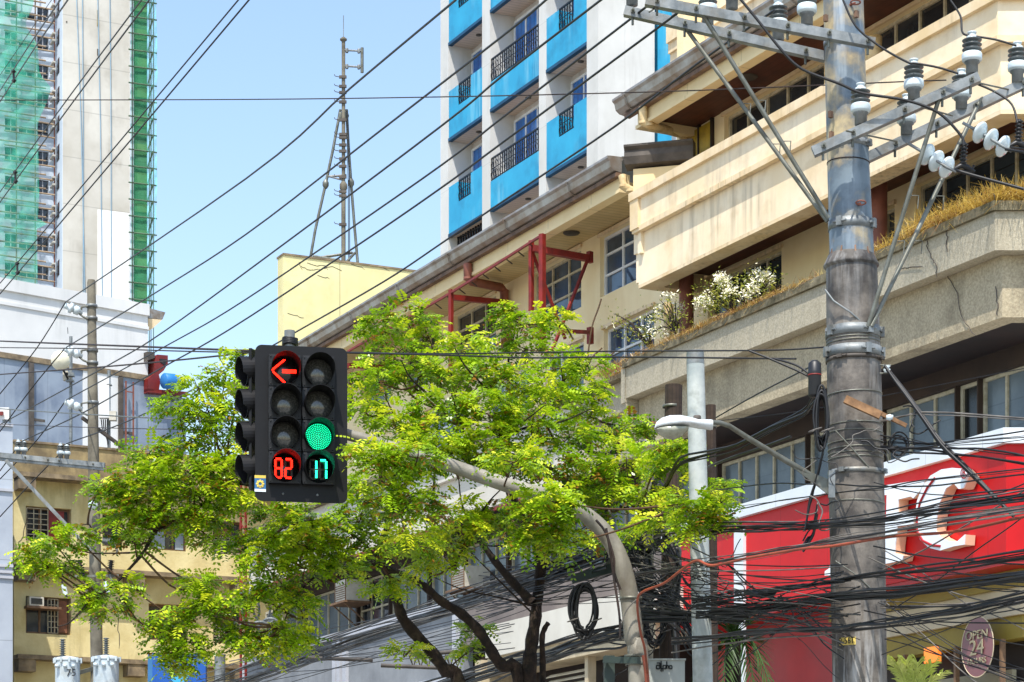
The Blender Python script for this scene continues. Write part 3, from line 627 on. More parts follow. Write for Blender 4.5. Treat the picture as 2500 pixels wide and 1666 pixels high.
def balcony(a,b,zb,notch):
    u0,u1=bu(a)+.01,bu(b)-.01; w=u1-u0
    t=MB(); h=1.62
    if notch:
        n0,n1=u0+w*notch[0],u0+w*notch[1]; zl=zb+.92
        t.fbox(B,u0,n0,.0,.1,zb,zb+h); t.fbox(B,n1,u1,.0,.1,zb,zb+h); t.fbox(B,n0,n1,.0,.1,zb,zl)
        for q in (n0,n1-.001): t.fbox(B,q-.05 if q==n0 else q,q if q==n0 else q+.05,-.5,-.001,zb,zb+h)
        ra,rb,r0,r1=n0,n1,zl,zb+h+.02
    else:
        t.fbox(B,u0,u1,.0,.1,zb,zb+.9); ra,rb,r0,r1=u0,u1,zb+.9,zb+1.66
    p=t.build('balcony_panel',M['blue'],BT)
    e=MB(); e.fbox(B,u0,u1,-.02,.13,zb-.1,zb-.002); e.build('panel_edge',M['blue_edge'],p)
    e=MB(); e.fbox(B,u0,u1,-.8,-.025,zb-.08,zb+.0); e.build('balcony_soffit',M['white_soffit'],p)
    e=MB(); e.lathe(B.w(u0+w*.5,-.4,zb-.11),[(0,0),(.1,0),(.1,.03)],12); e.build('downlight',M['gutter_dark'],p)
    r=MB(); v=.06
    r.bar(B.w(ra,v,r1),B.w(rb,v,r1),.05,.05); r.bar(B.w(ra,v,r0+.06),B.w(rb,v,r0+.06),.03,.03); r.bar(B.w(ra,v,r0+(r1-r0)*.55),B.w(rb,v,r0+(r1-r0)*.55),.02,.02)
    n=max(3,int((rb-ra)/.16))
    for i in range(n+1):
        u_=ra+(rb-ra)*i/n; r.bar(B.w(u_,v,r0),B.w(u_,v,r1),.025,.025)
        if i<n and i%2==0:
            c_=u_+(rb-ra)/n*.5
            for zc,rr_ in ((r0+(r1-r0)*.3,.09),(r0+(r1-r0)*.72,.075)):
                r.tube([B.w(c_+rr_*math.cos(t_),v+.02,zc+rr_*math.sin(t_)) for t_ in [j*.7 for j in range(8)]],.014,4,False)
    r.build('railing',M['iron'],BT)
    # window of the bay
    wu0=u0+.12
    window(BT,B,wu0,u1-.02,zb+.12-pitch+.0,zb-.3,4 if not notch else 3,1,M['white_frame'],M['curtain'],v=-.72,fw=.08)
for k in range(-2,5):
    zb=zb0+k*pitch
    balcony(1102,1185,zb,(.28,.66)); balcony(1204,1324,zb,None); balcony(1341,1441,zb,(.3,.68))
m_=MB(); u0,u1=bu(1106),bu(1186); zt=bz(1107,566)
for i in range(14): u_=u0+(u1-u0)*i/13; m_.bar(B.w(u_,-.2,zt-2.4),B.w(u_,-.2,zt-.1),.05,.05)
for i in range(10): m_.bar(B.w(u0,-.18,zt-.2-i*.25),B.w(u1,-.18,zt-.3-i*.25),.04,.04)
m_.build('brown_screen',M['iron'],BT)
m_=MB(); m_.fbox(B,u0,u1,-.75,-.5,zt-3.2,zt-.12); m_.build('brown_shed',M['brownwood'],BT)

# ================================================================== PALE YELLOW TANK WALL
K=frame(692,72,D2)
TW=thing('rooftop_wall_block','plain pale yellow wall block with hairline cracks under the antenna mast','building',K.w(0,-2,0))
zt=K.z(692,623)
m_=MB(); m_.fbox(K,0,K.u(1120),-.5,0,0,zt); m_.build('wall',M['tank'],TW)
m_=MB(); m_.fbox(K,-.02,K.u(1122),-.55,.03,zt,zt+.06); m_.fbox(K,-4,-.02,-4.2,-.52,0,zt-1) if False else None; m_.build('coping',M['ledge_dirty'],TW)
m_=MB(); m_.fbox(K,2.2,K.u(1120),-4,-.51,0,zt-.7); m_.build('rear_block',M['cream'],TW)
random.seed(21)
def crack(px,py,steps,fr,v,par,dx,dy,jit,r=.012,mat=None):
    m_=MB(); P=[]; x,y=px,py
    for i in range(steps):
        P.append(fr.p(x,y,v)); x+=dx+random.uniform(-jit,jit); y+=dy+random.uniform(-jit,jit)
    m_.tube(P,[r]*(len(P)-1)+[r*.4],4); m_.build('crack',mat or M['gutter_dark'],par)
for a in ((735,650,9,6,1.5,4),(750,642,8,7,2,5),(790,655,9,5,1,4),(850,640,7,6,3,4),(775,672,6,7,1,4),(920,650,6,6,2,3),(702,765,8,5,2,2),(730,640,5,2,5,2)):
    crack(a[0],a[1],a[2],K,.002,TW,a[3],a[4],a[5],.009)
# cracks in the concrete bands
for a in ((2263,585,12,1.6,8,5,1.62),(2310,565,9,1,7,3,1.62),(2310,665,14,6,12,5,1.36),(2430,700,10,1.2,7,4,1.36),(2425,470,6,1,6,4,1.62),(2195,660,9,7,-2,3,1.62)):
    crack(a[0],a[1],a[2],F,a[6],BC,a[3],a[4],a[5],.008)
# ================================================================== YELLOW RENDERED BUILDING (left)
G=frame(34,74,D2); gu,gz=G.u,G.z
YB=thing('yellow_apartment_block','weathered yellow apartment block with stained ledges and barred windows behind the left utility pole','building',G.w(3,-4,0))
zt=gz(34,1079); UG=gu(720)
Zl=[gz(34,1160),gz(34,1382),gz(34,1603),gz(34,1822)]
holes=[]; yw=[]
for r_ in range(3):
    for (a,b,dy0,dy1) in ((63,174,0,0),(250,300,10,10),(363,457,10,14),(520,592,16,16)):
        if a==250 and r_!=0: continue
        y0,y1=((1235,1312),(1455,1538),(1675,1760))[r_]
        z1,z0=gz(63,y0),gz(63,y1)-.1; u0,u1=gu(a),gu(b); holes.append((u0,u1,z0,z1)); yw.append((u0,u1,z0,z1,r_,a))
m_=MB(); m_.wall(G,0,UG,0,Zl[0],-.35,0,holes); m_.build('wall',M['yellow_wall'],YB)
m_=MB(); m_.fbox(G,0,UG,-.3,.0,Zl[0]+.001,zt); m_.build('parapet',M['parapet_dirty'],YB)
m_=MB(); m_.fbox(G,-.02,UG,-.35,.05,zt,zt+.07); m_.build('parapet_cap',M['ledge_dirty'],YB)
for i,z in enumerate(Zl):
    m_=MB(); m_.fbox(G,-.03,UG,.001,.62,z-.12,z+.02); m_.build('ledge',M['ledge_dirty'],YB)
    for a in (34,300,560):
        m_=MB(); u_=gu(a); m_.fbox(G,u_,u_+.55,.002,.58,z-.5,z-.121); m_.build('ledge_bracket',M['ledge_dirty'],YB)
m_=MB(); m_.fbox(G,.1,UG-.1,-6,-.8,0,zt-.5); m_.build('interior_core',M['interior'],YB)
def ybars(u0,u1,z0,z1,par,v=-.1,n=5,nz=6):
    m_=MB()
    for i in range(n+1): u_=u0+(u1-u0)*i/n; m_.fbox(G,u_-.012,u_+.012,v,v+.02,z0,z1)
    for j in range(nz+1): z=z0+(z1-z0)*j/nz; m_.fbox(G,u0,u1,v+.021,v+.035,z-.01,z+.01)
    m_.build('window_bars',M['win_frame'],par)
for (u0,u1,z0,z1,r_,a) in yw:
    w_=u1-u0; wn=window(YB,G,u0,u1,z0,z1,3 if a!=250 else 1,2 if a==363 else 1,M['win_frame_brown'],M['glass'],v=-.2,fw=.07)
    if a==63:
        ybars(u0+w_*.5 if r_ else u0+.05,u0+w_*.72 if r_ else u0+w_*.5,z0+.05,z1-.05,wn,n=3)
        s_=MB(); s_.fbox(G,u0+w_*.74,u1-.1,-.17,-.12,z0+.08,z1-.08) if r_ else s_.fbox(G,u0+w_*.52,u0+w_*.86,-.17,-.12,z0+.08,z1-.08); s_.build('shutter',M['brownwood'] if r_ else M['red_steel'],wn)
    if a==520: 
        ybars(u0+.05,u1-.05,z0+.05,z0+(z1-z0)*.5,wn); s_=MB(); s_.fbox(G,u0+.08,u0+w_*.6,-.17,-.12,z0+(z1-z0)*.55,z1-.08); s_.build('shutter',M['brownwood'],wn)
    if a==363 and r_==0:
        s_=MB(); s_.fbox(G,u0+w_*.05,u0+w_*.45,-.17,-.13,z0+.06,z0+(z1-z0)*.55); s_.build('patterned_film',M['bluegrey_wall'],wn); s_=MB(); s_.fbox(G,u0+w_*.72,u1-.09,-.17,-.13,z0+.06,z0+(z1-z0)*.55); s_.build('patterned_film',M['bluegrey_wall'],wn)
# window AC of the yellow block
t=thing('window_air_conditioner','white window air conditioner on a shelf in the lower left window of the yellow block','air conditioner',G.w(gu(82),.1,gz(82,1482)))
u0,u1,z0,z1=gu(66),gu(101),gz(66,1481),gz(66,1459)
m_=MB(); m_.fbox(G,u0,u1,-.3,.3,z0,z1); m_.build('casing',M['ac_beige'],t)
m_=MB(); m_.fbox(G,u0+.05,u1-.05,.3,.31,z0+.05,z1-.05); m_.build('grille',M['glass'],t)
m_=MB(); m_.fbox(G,u0-.1,u1+.55,-.3,.35,z0-.08,z0-.005); m_.build('shelf',M['win_frame_brown'],t)
for a in ((45,1330,14,2,-6,4),(290,1500,10,1,9,3),(240,1560,8,3,6,4)): crack(a[0],a[1],a[2],G,.003,YB,a[3],a[4],a[5],.012)
# grey neighbour on the far left
H=frame(-60,70,D2)
m_=MB(); m_.fbox(H,0,H.u(31),-6,0,0,H.z(0,1034)); o=m_.build('wall',M['grey_wall'],None)
NB=thing('grey_neighbour_block','plain pale grey building edge at the far left beside the yellow block','building',H.w(0,-3,0)); 
o.location=Vector(o.location)-NB.location; o.parent=NB
for yy in (1036,1195,1380,1395,1408):
    m_=MB(); m_.fbox(H,-.0,H.u(31.5),.001,.06,H.z(10,yy)-.06,H.z(10,yy)+.02); m_.build('wall_groove',M['grey_frame'],NB)

# ================================================================== WHITE BUILDING (behind, left)
W=frame(0,110,(.783,.622)); wz,wu=W.z,W.u
WB=thing('white_building','large white rendered building with a blue grey clad lower wall below the netted tower','building',W.w(0,-6,0))
zt=wz(0,679); UW=wu(361); zs=wz(0,860)
m_=MB(); m_.fbox(W,-14,UW,-12,0,zs,zt-.55); m_.build('upper_wall',M['white_wall'],WB)
m_=MB(); m_.fbox(W,-14,UW+.03,-.3,.12,zt-.55,zt); m_.fbox(W,-14,UW+.02,-.02,.07,wz(0,738)-.1,wz(0,738)+.05); m_.build('parapet_band',M['white_wall'],WB)
m_=MB(); m_.fbox(W,-14,UW,.0,.1,zs-.25,zs); m_.build('drip_band',M['ledge_dirty'],WB)
def panel(a,b,mt,v=0,nm='clad_wall',zlo=0,zhi=None):
    m_=MB(); m_.fbox(W,wu(a,v),wu(b,v),-1,v,zlo,zhi or zs-.252); return m_.build(nm,mt,WB)
panel(-260,203,M['bluegrey_wall'],.0); panel(203.2,290,M['white_wall'],.06,'white_wall'); panel(290.2,361,M['bluegrey_wall'],.0)
m_=MB(); m_.fbox(W,UW+.01,wu(455),-6,-.05,0,wz(361,958)); m_.build('low_wall',M['bluegrey_wall'],WB)
for px in (74,292):
    m_=MB(); u_=wu(px); m_.fbox(W,u_-.12,u_+.12,.062,.16,0,zs-.3)
    for j in range(9): z=zs-3-j*2.6; m_.fbox(W,u_+.12,u_+.7,.07,.13,z,z+.12)
    m_.build('steel_channel',M['gutter_dark'],WB)
m_=MB()
for q in (300,318): u_=wu(q); m_.bar(W.w(u_,.3,5),W.w(u_,.3,zs-.5),.06,.06)
for j in range(16): z=zs-1-j*1.2; m_.bar(W.w(wu(300),.3,z),W.w(wu(318),.3,z),.05,.05)
m_.build('red_ladder',M['pipe_brown'],WB)
# projecting roof slab
z0,z1=wz(361,800),wz(361,752)
m_=MB(); a=W.w(UW,-.1,0); 
def P(px,py,v=-.1): return W.p(px,py,v)
q=[P(362,752),P(404,763),P(397,780),P(362,777)]
m_.poly(q,Vector((-.62,.78,0))*5); m_.build('roof_slab',M['gutter'],WB)
m_=MB(); m_.poly([P(362,778),P(396,781),P(372,803),P(362,808)],Vector((-.62,.78,0))*5); m_.build('roof_slab_soffit',M['cream_trim'],WB)
# red blower and blue drum on a red platform
RM=thing('rooftop_blower','red blower housing with a blue motor drum beside the white building','machine',W.p(392,960,-1))
def wp(L): return [W.p(x,y,.4) for x,y in L]
dep=Vector((-.62,.78,0))*1.6
m_=MB(); m_.poly(wp([(361,925),(361,955),(388,955),(392,930),(388,915),(400,905),(410,888),(410,868),(384,866),(378,880),(378,912)]),dep); m_.build('housing',M['mach_red'],RM)
m_=MB(); m_.poly([W.p(x,y,.43) for x,y in [(390,876),(408,878),(403,893),(391,884)]],dep*.1); m_.build('duct_mouth',M['black_plastic'],RM)
m_=MB(); m_.lathe(W.p(399,930,.9),[(.0,0),(.34,0),(.38,.05),(.38,.6),(.34,.66),(0,.66)],20,(.783,.622,.05)); m_.lathe(W.p(399,930,.9)+Vector((.4,.6,.03)),[(.3,0),(.3,.5),(0,.5)],16,(.783,.622,0)); m_.build('motor_drum',M['mach_blue'],RM)
m_=MB(); m_.poly(wp([(418,934),(430,934),(430,950),(418,950)]),dep*.3); m_.build('motor_mount',M['fx_yellow'],RM)
m_=MB(); m_.poly(wp([(361,958),(459,966),(459,957),(361,949)]),dep); m_.build('platform',M['mach_red'],RM)
m_=MB(); m_.poly(wp([(361,858),(378,860),(378,874),(361,880)]),dep); m_.build('vent_box',M['gutter_dark'],RM)

# ================================================================== NETTED TOWER UNDER CONSTRUCTION
T=frame(153,230,(.922,.387)); tu,tz=T.u,T.z
CT=thing('construction_tower','tall tower under construction, raw pale concrete flanked by green safety nets and scaffold stubs','building',T.w(0,-8,0))
HT=110
m_=MB(); m_.fbox(T,0,tu(323),-20,0,0,HT); m_.build('concrete_wall',M['raw_concrete'],CT)
m_=MB(); m_.fbox(T,tu(238),tu(316),.001,.05,0,tz(238,512)); m_.build('fresh_patch',M['fresh_white'],CT)
VB=-3.4
m_=MB(); m_.fbox(T,-.06,-.001,-3.3,-.01,0,HT); m_.build('return_wall',M['tower_side'],CT)
fz=[tz(120,28+70*k,VB) for k in range(-1,11)]
holes=[]
for z in fz:
    for (a,b) in ((12,42),(46,86),(91,119)): holes.append((tu(a,VB),tu(b,VB),z-1.1,z+(.25 if a!=46 else -.4)))
m_=MB(); m_.wall(T,tu(-60,VB),-.07,0,HT,VB-.4,VB,holes); m_.build('recessed_wall',M['tower_side'],CT)
m_=MB(); m_.fbox(T,tu(-60,VB),-.1,VB-9,VB-1.2,0,HT); m_.build('interior_core',M['interior'],CT)
for h in holes: window(CT,T,*h[:4],2,1,M['grey_frame'],M['glass'],v=VB-.15,fw=.09) if False else None
for h in holes:
    m_=MB(); m_.fbox(T,h[0],h[1],VB-.3,VB-.25,h[2],h[3]); wn=m_.build('window',M['glass'],CT)
    m_=MB(); 
    for q in (0,.5,1): u_=h[0]+(h[1]-h[0])*q; m_.fbox(T,u_-.05,u_+.05,VB-.24,VB-.18,h[2],h[3])
    m_.fbox(T,h[0],h[1],VB-.23,VB-.19,h[2]+.5,h[2]+.58); m_.build('frame',M['grey_frame'],wn)
for z in fz:
    m_=MB(); m_.fbox(T,tu(121,VB),-.3,VB+.1,VB+1.5,z-.55,z-.4); m_.fbox(T,tu(121,VB),-.3,VB+.1,VB+1.5,z+.15,z+.3); m_.build('ac_ledge',M['raw_concrete'],CT)
    m_=MB(); m_.fbox(T,-.09,-.061,-2.4,-1.2,z-1,z+.5); m_.build('side_window',M['glass'],CT)
random.seed(4)
for k in range(26):
    z=tz(100,4+35*k-35,VB+1.2)
    for (a,b,dz) in ((-30,112,0),(10,134,-.5)):
        m_=MB(); m_.tube([T.w(tu(a,VB+1.2),VB+1.1+random.uniform(0,.4),z+dz),T.w(tu(b,VB+1.2),VB+1.2,z+dz-.2*random.random())],.085,5); m_.build('scaffold_pole',M['scaffold'],CT)
for px in (40,86,133):
    m_=MB(); m_.tube([T.w(tu(px,VB+1),VB+1.0,0),T.w(tu(px,VB+1),VB+1.0,HT)],.07,5); m_.build('scaffold_upright',M['pipe_brown'] if px==133 else M['scaffold'],CT)
# nets (rippled sheets with real ties)
def netsheet(name,ptsL,ptsR,v,mt,amp=.25,ny=60,nx=10,par=CT):
    m_=MB(); vs=[]; 
    for j in range(ny+1):
        t_=j/ny; y=-40+t_*(760+40)
        def ip(L):
            for (ya,xa),(yb,xb) in zip(L,L[1:]):
                if ya<=y<=yb: return xa+(xb-xa)*(y-ya)/(yb-ya)
            return L[-1][1]
        xl,xr=ip(ptsL),ip(ptsR)
        for i in range(nx+1):
            x=xl+(xr-xl)*i/nx; vv=v+amp*math.sin(j*.9+i*1.7)+amp*.6*math.sin(j*2.3+i*.6)
            vs.append(T.p(x,y,vv))
    fs=[(j*(nx+1)+i,j*(nx+1)+i+1,(j+1)*(nx+1)+i+1,(j+1)*(nx+1)+i) for j in range(ny) for i in range(nx)]
    m_.add(vs,fs,True); return m_.build(name,mt,par)
netsheet('safety_net',[(-40,-40),(760,-40)],[(-40,86),(20,80),(60,60),(110,92),(180,96),(215,125),(240,118),(300,92),(480,96),(535,92),(545,118),(560,90),(680,92),(760,92)],VB+1.7,M['net'])
m_=MB(); m_.fbox(T,tu(325),tu(360),-8,-.2,0,HT); m_.build('block_wall',M['block'],CT)
m_=MB(); m_.fbox(T,tu(317),tu(325.5),-.3,.25,0,HT); m_.build('blue_grey_column',M['tower_side'],CT)
for k in range(12):
    z=tz(340,86+70*k-70,-.2); m_=MB(); m_.fbox(T,tu(325.6),tu(359.8),-.199,-.1,z-.5,z+.55); m_.build('floor_band',M['block_band'],CT)
netsheet('safety_net',[(-40,319),(760,320)],[(-40,360),(760,360)],.4,M['net_dark'],.05,60,3)
netsheet('safety_net',[(-40,359),(760,359)],[(-40,381),(40,381),(90,384),(160,383),(175,385),(230,382),(330,382),(445,384),(560,380),(640,379),(700,377),(760,380)],.6,M['net_light'],.15,80,4)
for k in range(20):
    z=tz(350,10+40.5*k-40,.6)
    m_=MB(); m_.tube([T.w(tu(314,.6),.6,z+.25),T.w(tu(383,.6),.6,z+.25)],.08,5); m_.build('scaffold_pole',M['scaff_green'],CT)
    m_=MB(); m_.tube([T.w(tu(361,.6),.4,z-1.3),T.w(tu(373,.6),.7,z+.3)],.09,5); m_.build('scaffold_brace',M['scaff_green'],CT)
for px in (323,364,368,374): m_=MB(); m_.tube([T.w(tu(px,.7),.8,0),T.w(tu(px,.7),.8,HT)],.045,5); m_.build('scaffold_upright',M['wire_brown'] if px==323 else M['scaff_green'],CT)
for (a,b) in ((186,208),(201,203),(268,272),(238,250)):
    m_=MB(); m_.tube([T.p(a,-30,.12),T.p((a+b)/2+1,300,.14),T.p(b,740,.12)],.04,4); m_.build('hanging_rope',M['rope'],CT)
for (x,y,h_) in ((237,25,40),(237,120,16),(161,52,3)):
    m_=MB(); m_.fbox(T,tu(x),tu(x+3),.001,.05,tz(x,y+h_),tz(x,y)); m_.build('wall_slot',M['olive_yellow'] if h_>30 else M['gutter_dark'],CT)

# ================================================================== ANTENNA MAST
AY=73.5
def A(x,y,d=0): return at(x,y,AY+d)
AM=thing('antenna_mast','slim grey tripod antenna mast with side bracket and whip standing on the pale yellow wall','antenna',A(838,700))
m_=MB(); m_.tube([A(838.5,700),A(838.5,450)],.07,10); m_.tube([A(838.5,450),A(838.5,92)],.058,10); m_.lathe(A(838.5,456),[(.06,-.16),(.12,-.06),(.12,.06),(.06,.16)],12); m_.lathe(A(838.5,97),[(.06,-.06),(.11,-.02),(.11,.02),(.05,.06)],12); m_.build('mast',M['conc_pole'],AM)
m_=MB(); m_.tube([A(838.5,92),A(838.5,38)],.012,5); m_.build('whip',M['galv'],AM)
for L in ([(831,268),(812,370),(795,450),(770,560),(756,640)],[(846,268),(851,360),(857,447),(866,560),(874,650)]):
    m_=MB(); m_.tube([A(x,y,.3) for x,y in L],.045,8); x,y=L[2]; m_.lathe(A(x,y,.3),[(.045,-.14),(.1,-.05),(.1,.05),(.045,.14)],12); x,y=L[0]; m_.lathe(A(x,y+15,.3),[(.05,-.1),(.08,0),(.05,.1)],10); m_.build('strut',M['galv_dull'],AM)
m_=MB(); m_.tube([A(795,432,.3),A(846,428,.3)],.035,6); m_.tube([A(806,432,.3),A(836,440)],.03,6); m_.build('cross_tie',M['galv'],AM)
m_=MB(); m_.tube([A(763,632,.2),A(861,617,.4)],.045,7); m_.tube([A(765,626,.2),A(828,636,-.2)],.045,7); m_.tube([A(846,640,-.2),A(866,618,.4)],.045,7); m_.build('base_ring',M['galv_dull'],AM)
for y in (125,164): m_=MB(); m_.tube([A(840,y-2),A(884,y)],.03,6); m_.lathe(A(876,y),[(.04,-.07),(.06,0),(.04,.07)],8); m_.lathe(A(847,y-1),[(.04,-.07),(.06,0),(.04,.07)],8); m_.build('bracket',M['galv'],AM)
m_=MB(); m_.tube([A(884,117),A(884,178)],.05,8); m_.build('side_pipe',M['galv_dull'],AM)
for y in [190,213,228,251,295,330,338,356,371,390,408,434,470,480,550]:
    m_=MB(); m_.box(*(lambda c:(c.x-.13,c.x+.1,c.y-.1,c.y-.02,c.z-.04,c.z+.04))(A(838.5,y))); c=A(828,y-4); m_.tube([A(832,y-1),c+Vector((-.13,0,0)),c+Vector((-.15,0,.05))],.012,4); m_.build('step',M['gutter_dark'],AM)
for dx in (850,853): m_=MB(); m_.tube([A(dx-4,270),A(dx,440),A(dx+1,640)],.012,4); m_.build('feeder_cable',M['wire'],AM)

# ================================================================== ROOFTOP ANTENNAS (left)
def panel_ant(name,label,px,y0,y1,Y,parts):
    t=thing(name,label,'antenna',at(px,y1,Y)); m_=MB(); m_.tube([at(px,y1+60,Y),at(px,y0,Y)],.06,8); m_.build('pipe',M['galv'],t)
    for (nm,a,b,c,d,mt) in parts: m_=MB(); p=at(a,d,Y-.25); q=at(b,c,Y-.25); m_.box(p.x,q.x,p.y-.15,p.y+.1,p.z,q.z); m_.build(nm,mt,t)
    return t
t=panel_ant('microwave_dish','round cream microwave dish on a pipe left of the utility pole','' and 0 or 173,822,1060,84,[('bracket',160,182,912,920,M['galv']),('bracket',162,181,929,933,M['galv']),('junction_box',155,168,908,930,M['ac_beige'])])
m_=MB(); dc=at(146,881,83.2); m_.lathe(dc,[(.0,.12),(.18,.1),(.29,.04),(.335,-.03),(.345,-.05),(.345,-.09),(.33,-.09),(.325,-.04),(.0,-.04)],28,(-.15,-.95,-.25)); m_.build('dish',M['dish'],t)
m_=MB(); m_.tube([dc+Vector((.1,.1,-.3)),at(166,925,83.6)],.04,6); m_.tube([at(166,815,84),at(165,800,84)],.012,4); m_.build('dish_arm',M['ink'],t)
t=panel_ant('cell_antenna','tall white cell panel antenna on a pipe just right of the utility pole','' and 0 or 266,905,1150,84,[('panel',243,268,924,1022,M['white_wall']),('radio_unit',268,285,1006,1028,M['ac_beige']),('bracket',262,273,940,942,M['galv'])])
m_=MB(); 
for k in range(4): m_.tube([at(247+k*5,1024,83.7),at(250+k*4,1050,83.8),at(263,1075+k*4,83.9)],.02,4)
m_.build('jumper_cable',M['wire'],t)
t=thing('roof_equipment','white roof antenna boxes with a red stripe on the grey building edge','antenna',at(12,1040,70.5))
m_=MB(); p=at(0,1024,70.3); q=at(22,995,70.3); m_.box(p.x,q.x,p.y,p.y+.3,p.z,q.z); m_.build('radio_box',M['white_wall'],t)
m_=MB(); p=at(-4,1014,70.2); q=at(8,1005,70.2); m_.box(p.x,q.x,p.y,p.y+.05,p.z,q.z); m_.build('red_stripe',M['red_steel'],t)
m_=MB(); m_.tube([at(10,1040,70.4),at(10,1020,70.4)],.05,6); m_.tube([at(24,1032,70.4),at(24,1000,70.4)],.04,6); m_.build('pipe',M['galv'],t)

# ================================================================== INSULATORS
def insul_proto(label,group):
    t=thing('pin_insulator',label,'insulator',(0,0,0),group)
    m_=MB(); m_.lathe((0,0,0),[(.0,0),(.055,0),(.055,.09),(.07,.095),(.07,.12),(0,.12)],16); m_.build('base',M['galv'],t)
    m_=MB(); m_.lathe((0,0,0),[(.06,.105),(.088,.115),(.092,.13),(.092,.17),(.085,.185),(.05,.19)],22); m_.build('white_band',M['porcelain'],t)
    m_=MB(); pr=[(.05,.19)]
    for k in range(3): z=.2+k*.042; pr+=[(.052,z),(.06,z+.008),(.088,z+.012),(.09,z+.018),(.06,z+.03),(.05,z+.036)]
    m_.lathe((0,0,0),pr+[(.045,.325)],22); m_.build('shed',M['porc_dark'],t)
    m_=MB(); m_.lathe((0,0,0),[(.05,.318),(.05,.335),(.035,.34),(.035,.36),(.042,.365),(.042,.375),(0,.378)],16); m_.build('cap',M['porcelain'],t)
    return t
ins0=None
def insulator(p,label,group,s=1.0,rz=0):
    global ins0
    if ins0 is None: ins0=insul_proto(label,group); o=ins0
    else: o=copy_tree(ins0)
    o.location=p; o.scale=(s,s,s); o['label']=label; o['group']=group; o.rotation_euler=(0,0,rz); return o

# ================================================================== BIG POLE
PY=22.0
def Q(x,y,Y=PY): return at(x,y,Y)
BP=thing('utility_pole','massive utility pole, blotchy blue grey steel above and grimy banded concrete below, right of centre','utility pole',at(2112,2640,PY))
def rad(w_): return w_/2*PY/FOC
b0=Vector((Q(2125,2640).x,PY,0)); 
m_=MB(); m_.tube([Q(2080,628),Q(2068,330),Q(2059,0),Q(2054,-160)],[rad(108),rad(100),rad(97),rad(94)],36); m_.build('steel_upper_pole',M['pole_upper'],BP)
m_=MB(); m_.tube([b0,Q(2099,1666),Q(2092,1240),Q(2084,860),Q(2079,650)],[rad(140),rad(132),rad(135),rad(131),rad(124)],36); m_.build('lower_pole',M['pole_lower'],BP)
m_=MB(); m_.lathe(Q(2078,652),[(rad(122),-.02),(rad(134),.0),(rad(135),.015),(rad(128),.04),(rad(114),.1),(rad(104),.12)],36)
m_.build('collar',M['pole_lower'],BP)
for k in range(10):
    a=2*PI*k/10+.3; c=Q(2079,640); R1,R0=rad(122),rad(104); d=Vector((math.cos(a),math.sin(a),0)); m_=MB()
    m_.add([c+d*R0,c+d*R1,c+d*(R0+.005)+Vector((0,0,.11))]+[p+Vector((-d.y,d.x,0))*.015 for p in (c+d*R0,c+d*R1,c+d*(R0+.005)+Vector((0,0,.11)))],[(0,1,2),(5,4,3),(0,3,4,1),(1,4,5,2),(2,5,3,0)]); m_.build('gusset',M['gutter_rust'],BP)
def cxr(y):   # centre x and radius in px of the pole at height y
    pts=[(0,2059,97),(330,2068,100),(628,2080,108),(650,2079,124),(860,2084,131),(1240,2092,135),(1666,2099,132)]
    for (ya,xa,wa),(yb,xb,wb) in zip(pts,pts[1:]):
        if ya<=y<=yb: t_=(y-ya)/(yb-ya); return xa+(xb-xa)*t_, rad(wa+(wb-wa)*t_)
def band(y,h,mt,ex=.006,nm='band',lug=True,tilt=0.):
    x,R=cxr(y); c=Q(x,y); m_=MB(); hh=h*PY/FOC
    m_.lathe(c-Vector((0,0,hh/2)),[(R,0),(R+ex,0),(R+ex,hh),(R,hh)],36,Vector((tilt,0,1)))
    if lug:
        for a in lug if isinstance(lug,(list,tuple)) else (-2.2,-.5):
            d=Vector((math.cos(a),math.sin(a),0)); p=c+d*(R+.02); m_.bar(p-Vector((0,0,hh/2)),p+Vector((0,0,hh/2)),.05,.045,d); m_.tube([p-Vector((d.y,-d.x,0))*.07,p+Vector((d.y,-d.x,0))*.07],.011,6)
    return m_.build(nm,mt,BP)
band(108,14,M['galv'],.008,'clamp_band'); band(357,16,M['galv'],.008,'clamp_band'); band(400,2.5,M['wire_brown'],.005,'steel_strap',False,.03); band(553,22,M['galv'],.008,'clamp_band')
band(815,24,M['galv'],.012,'clamp_band',(-2.6,-1.1,-.2)); band(864,24,M['galv'],.012,'clamp_band',(-2.9,-1.2,-.15)); band(882,8,M['gutter_dark'],.012,'clamp_band')
for y in (833,841,966,1041,1060,1085,1100,1113,1124,1231): band(y,2.6,M['galv_dull'],.006,'steel_strap',False,random.uniform(-.03,.03))
band(1157,11,M['galv'],.008,'clamp_band'); 
for (x,y) in ((2016,45),(2028,280),(2030,330),(2091,35)): m_=MB(); m_.bar(Q(x,y-8,PY-.2),Q(x,y+8,PY-.2),.04,.03); m_.build('pole_bracket',M['gutter_rust'],BP)
for (x,y) in ((2088,8),(2101,497)):
    m_=MB(); c=Q(x,y,PY-.22); m_.tube([c+Vector((.045*math.cos(a),-.02-.03*math.sin(a)*.5,.016*math.sin(a))) for a in [2*PI*i/14 for i in range(15)]],.008,6,False); m_.tube([c,c+Vector((-.05,.05,0))],.012,6); m_.build('step_eye',M['pipe_brown'],BP)
# guy wires wrapped over the pole
m_=MB(); m_.tube([Q(2015,708,PY-.12),Q(2035,735,PY-.24),Q(2075,762,PY-.27),Q(2110,792,PY-.22)],.009,6); m_.build('guy_strand',M['galv'],BP)
m_=MB(); m_.tube([Q(2040,1052,PY-.24),Q(2080,1095,PY-.28),Q(2120,1140,PY-.25)],.008,6); m_.build('guy_strand',M['galv_dull'],BP); m_=MB(); m_.tube([Q(2040,1370,PY-.2),Q(2085,1400,PY-.27),Q(2135,1445,PY-.25)],.006,6); m_.build('guy_strand',M['galv_dull'],BP)
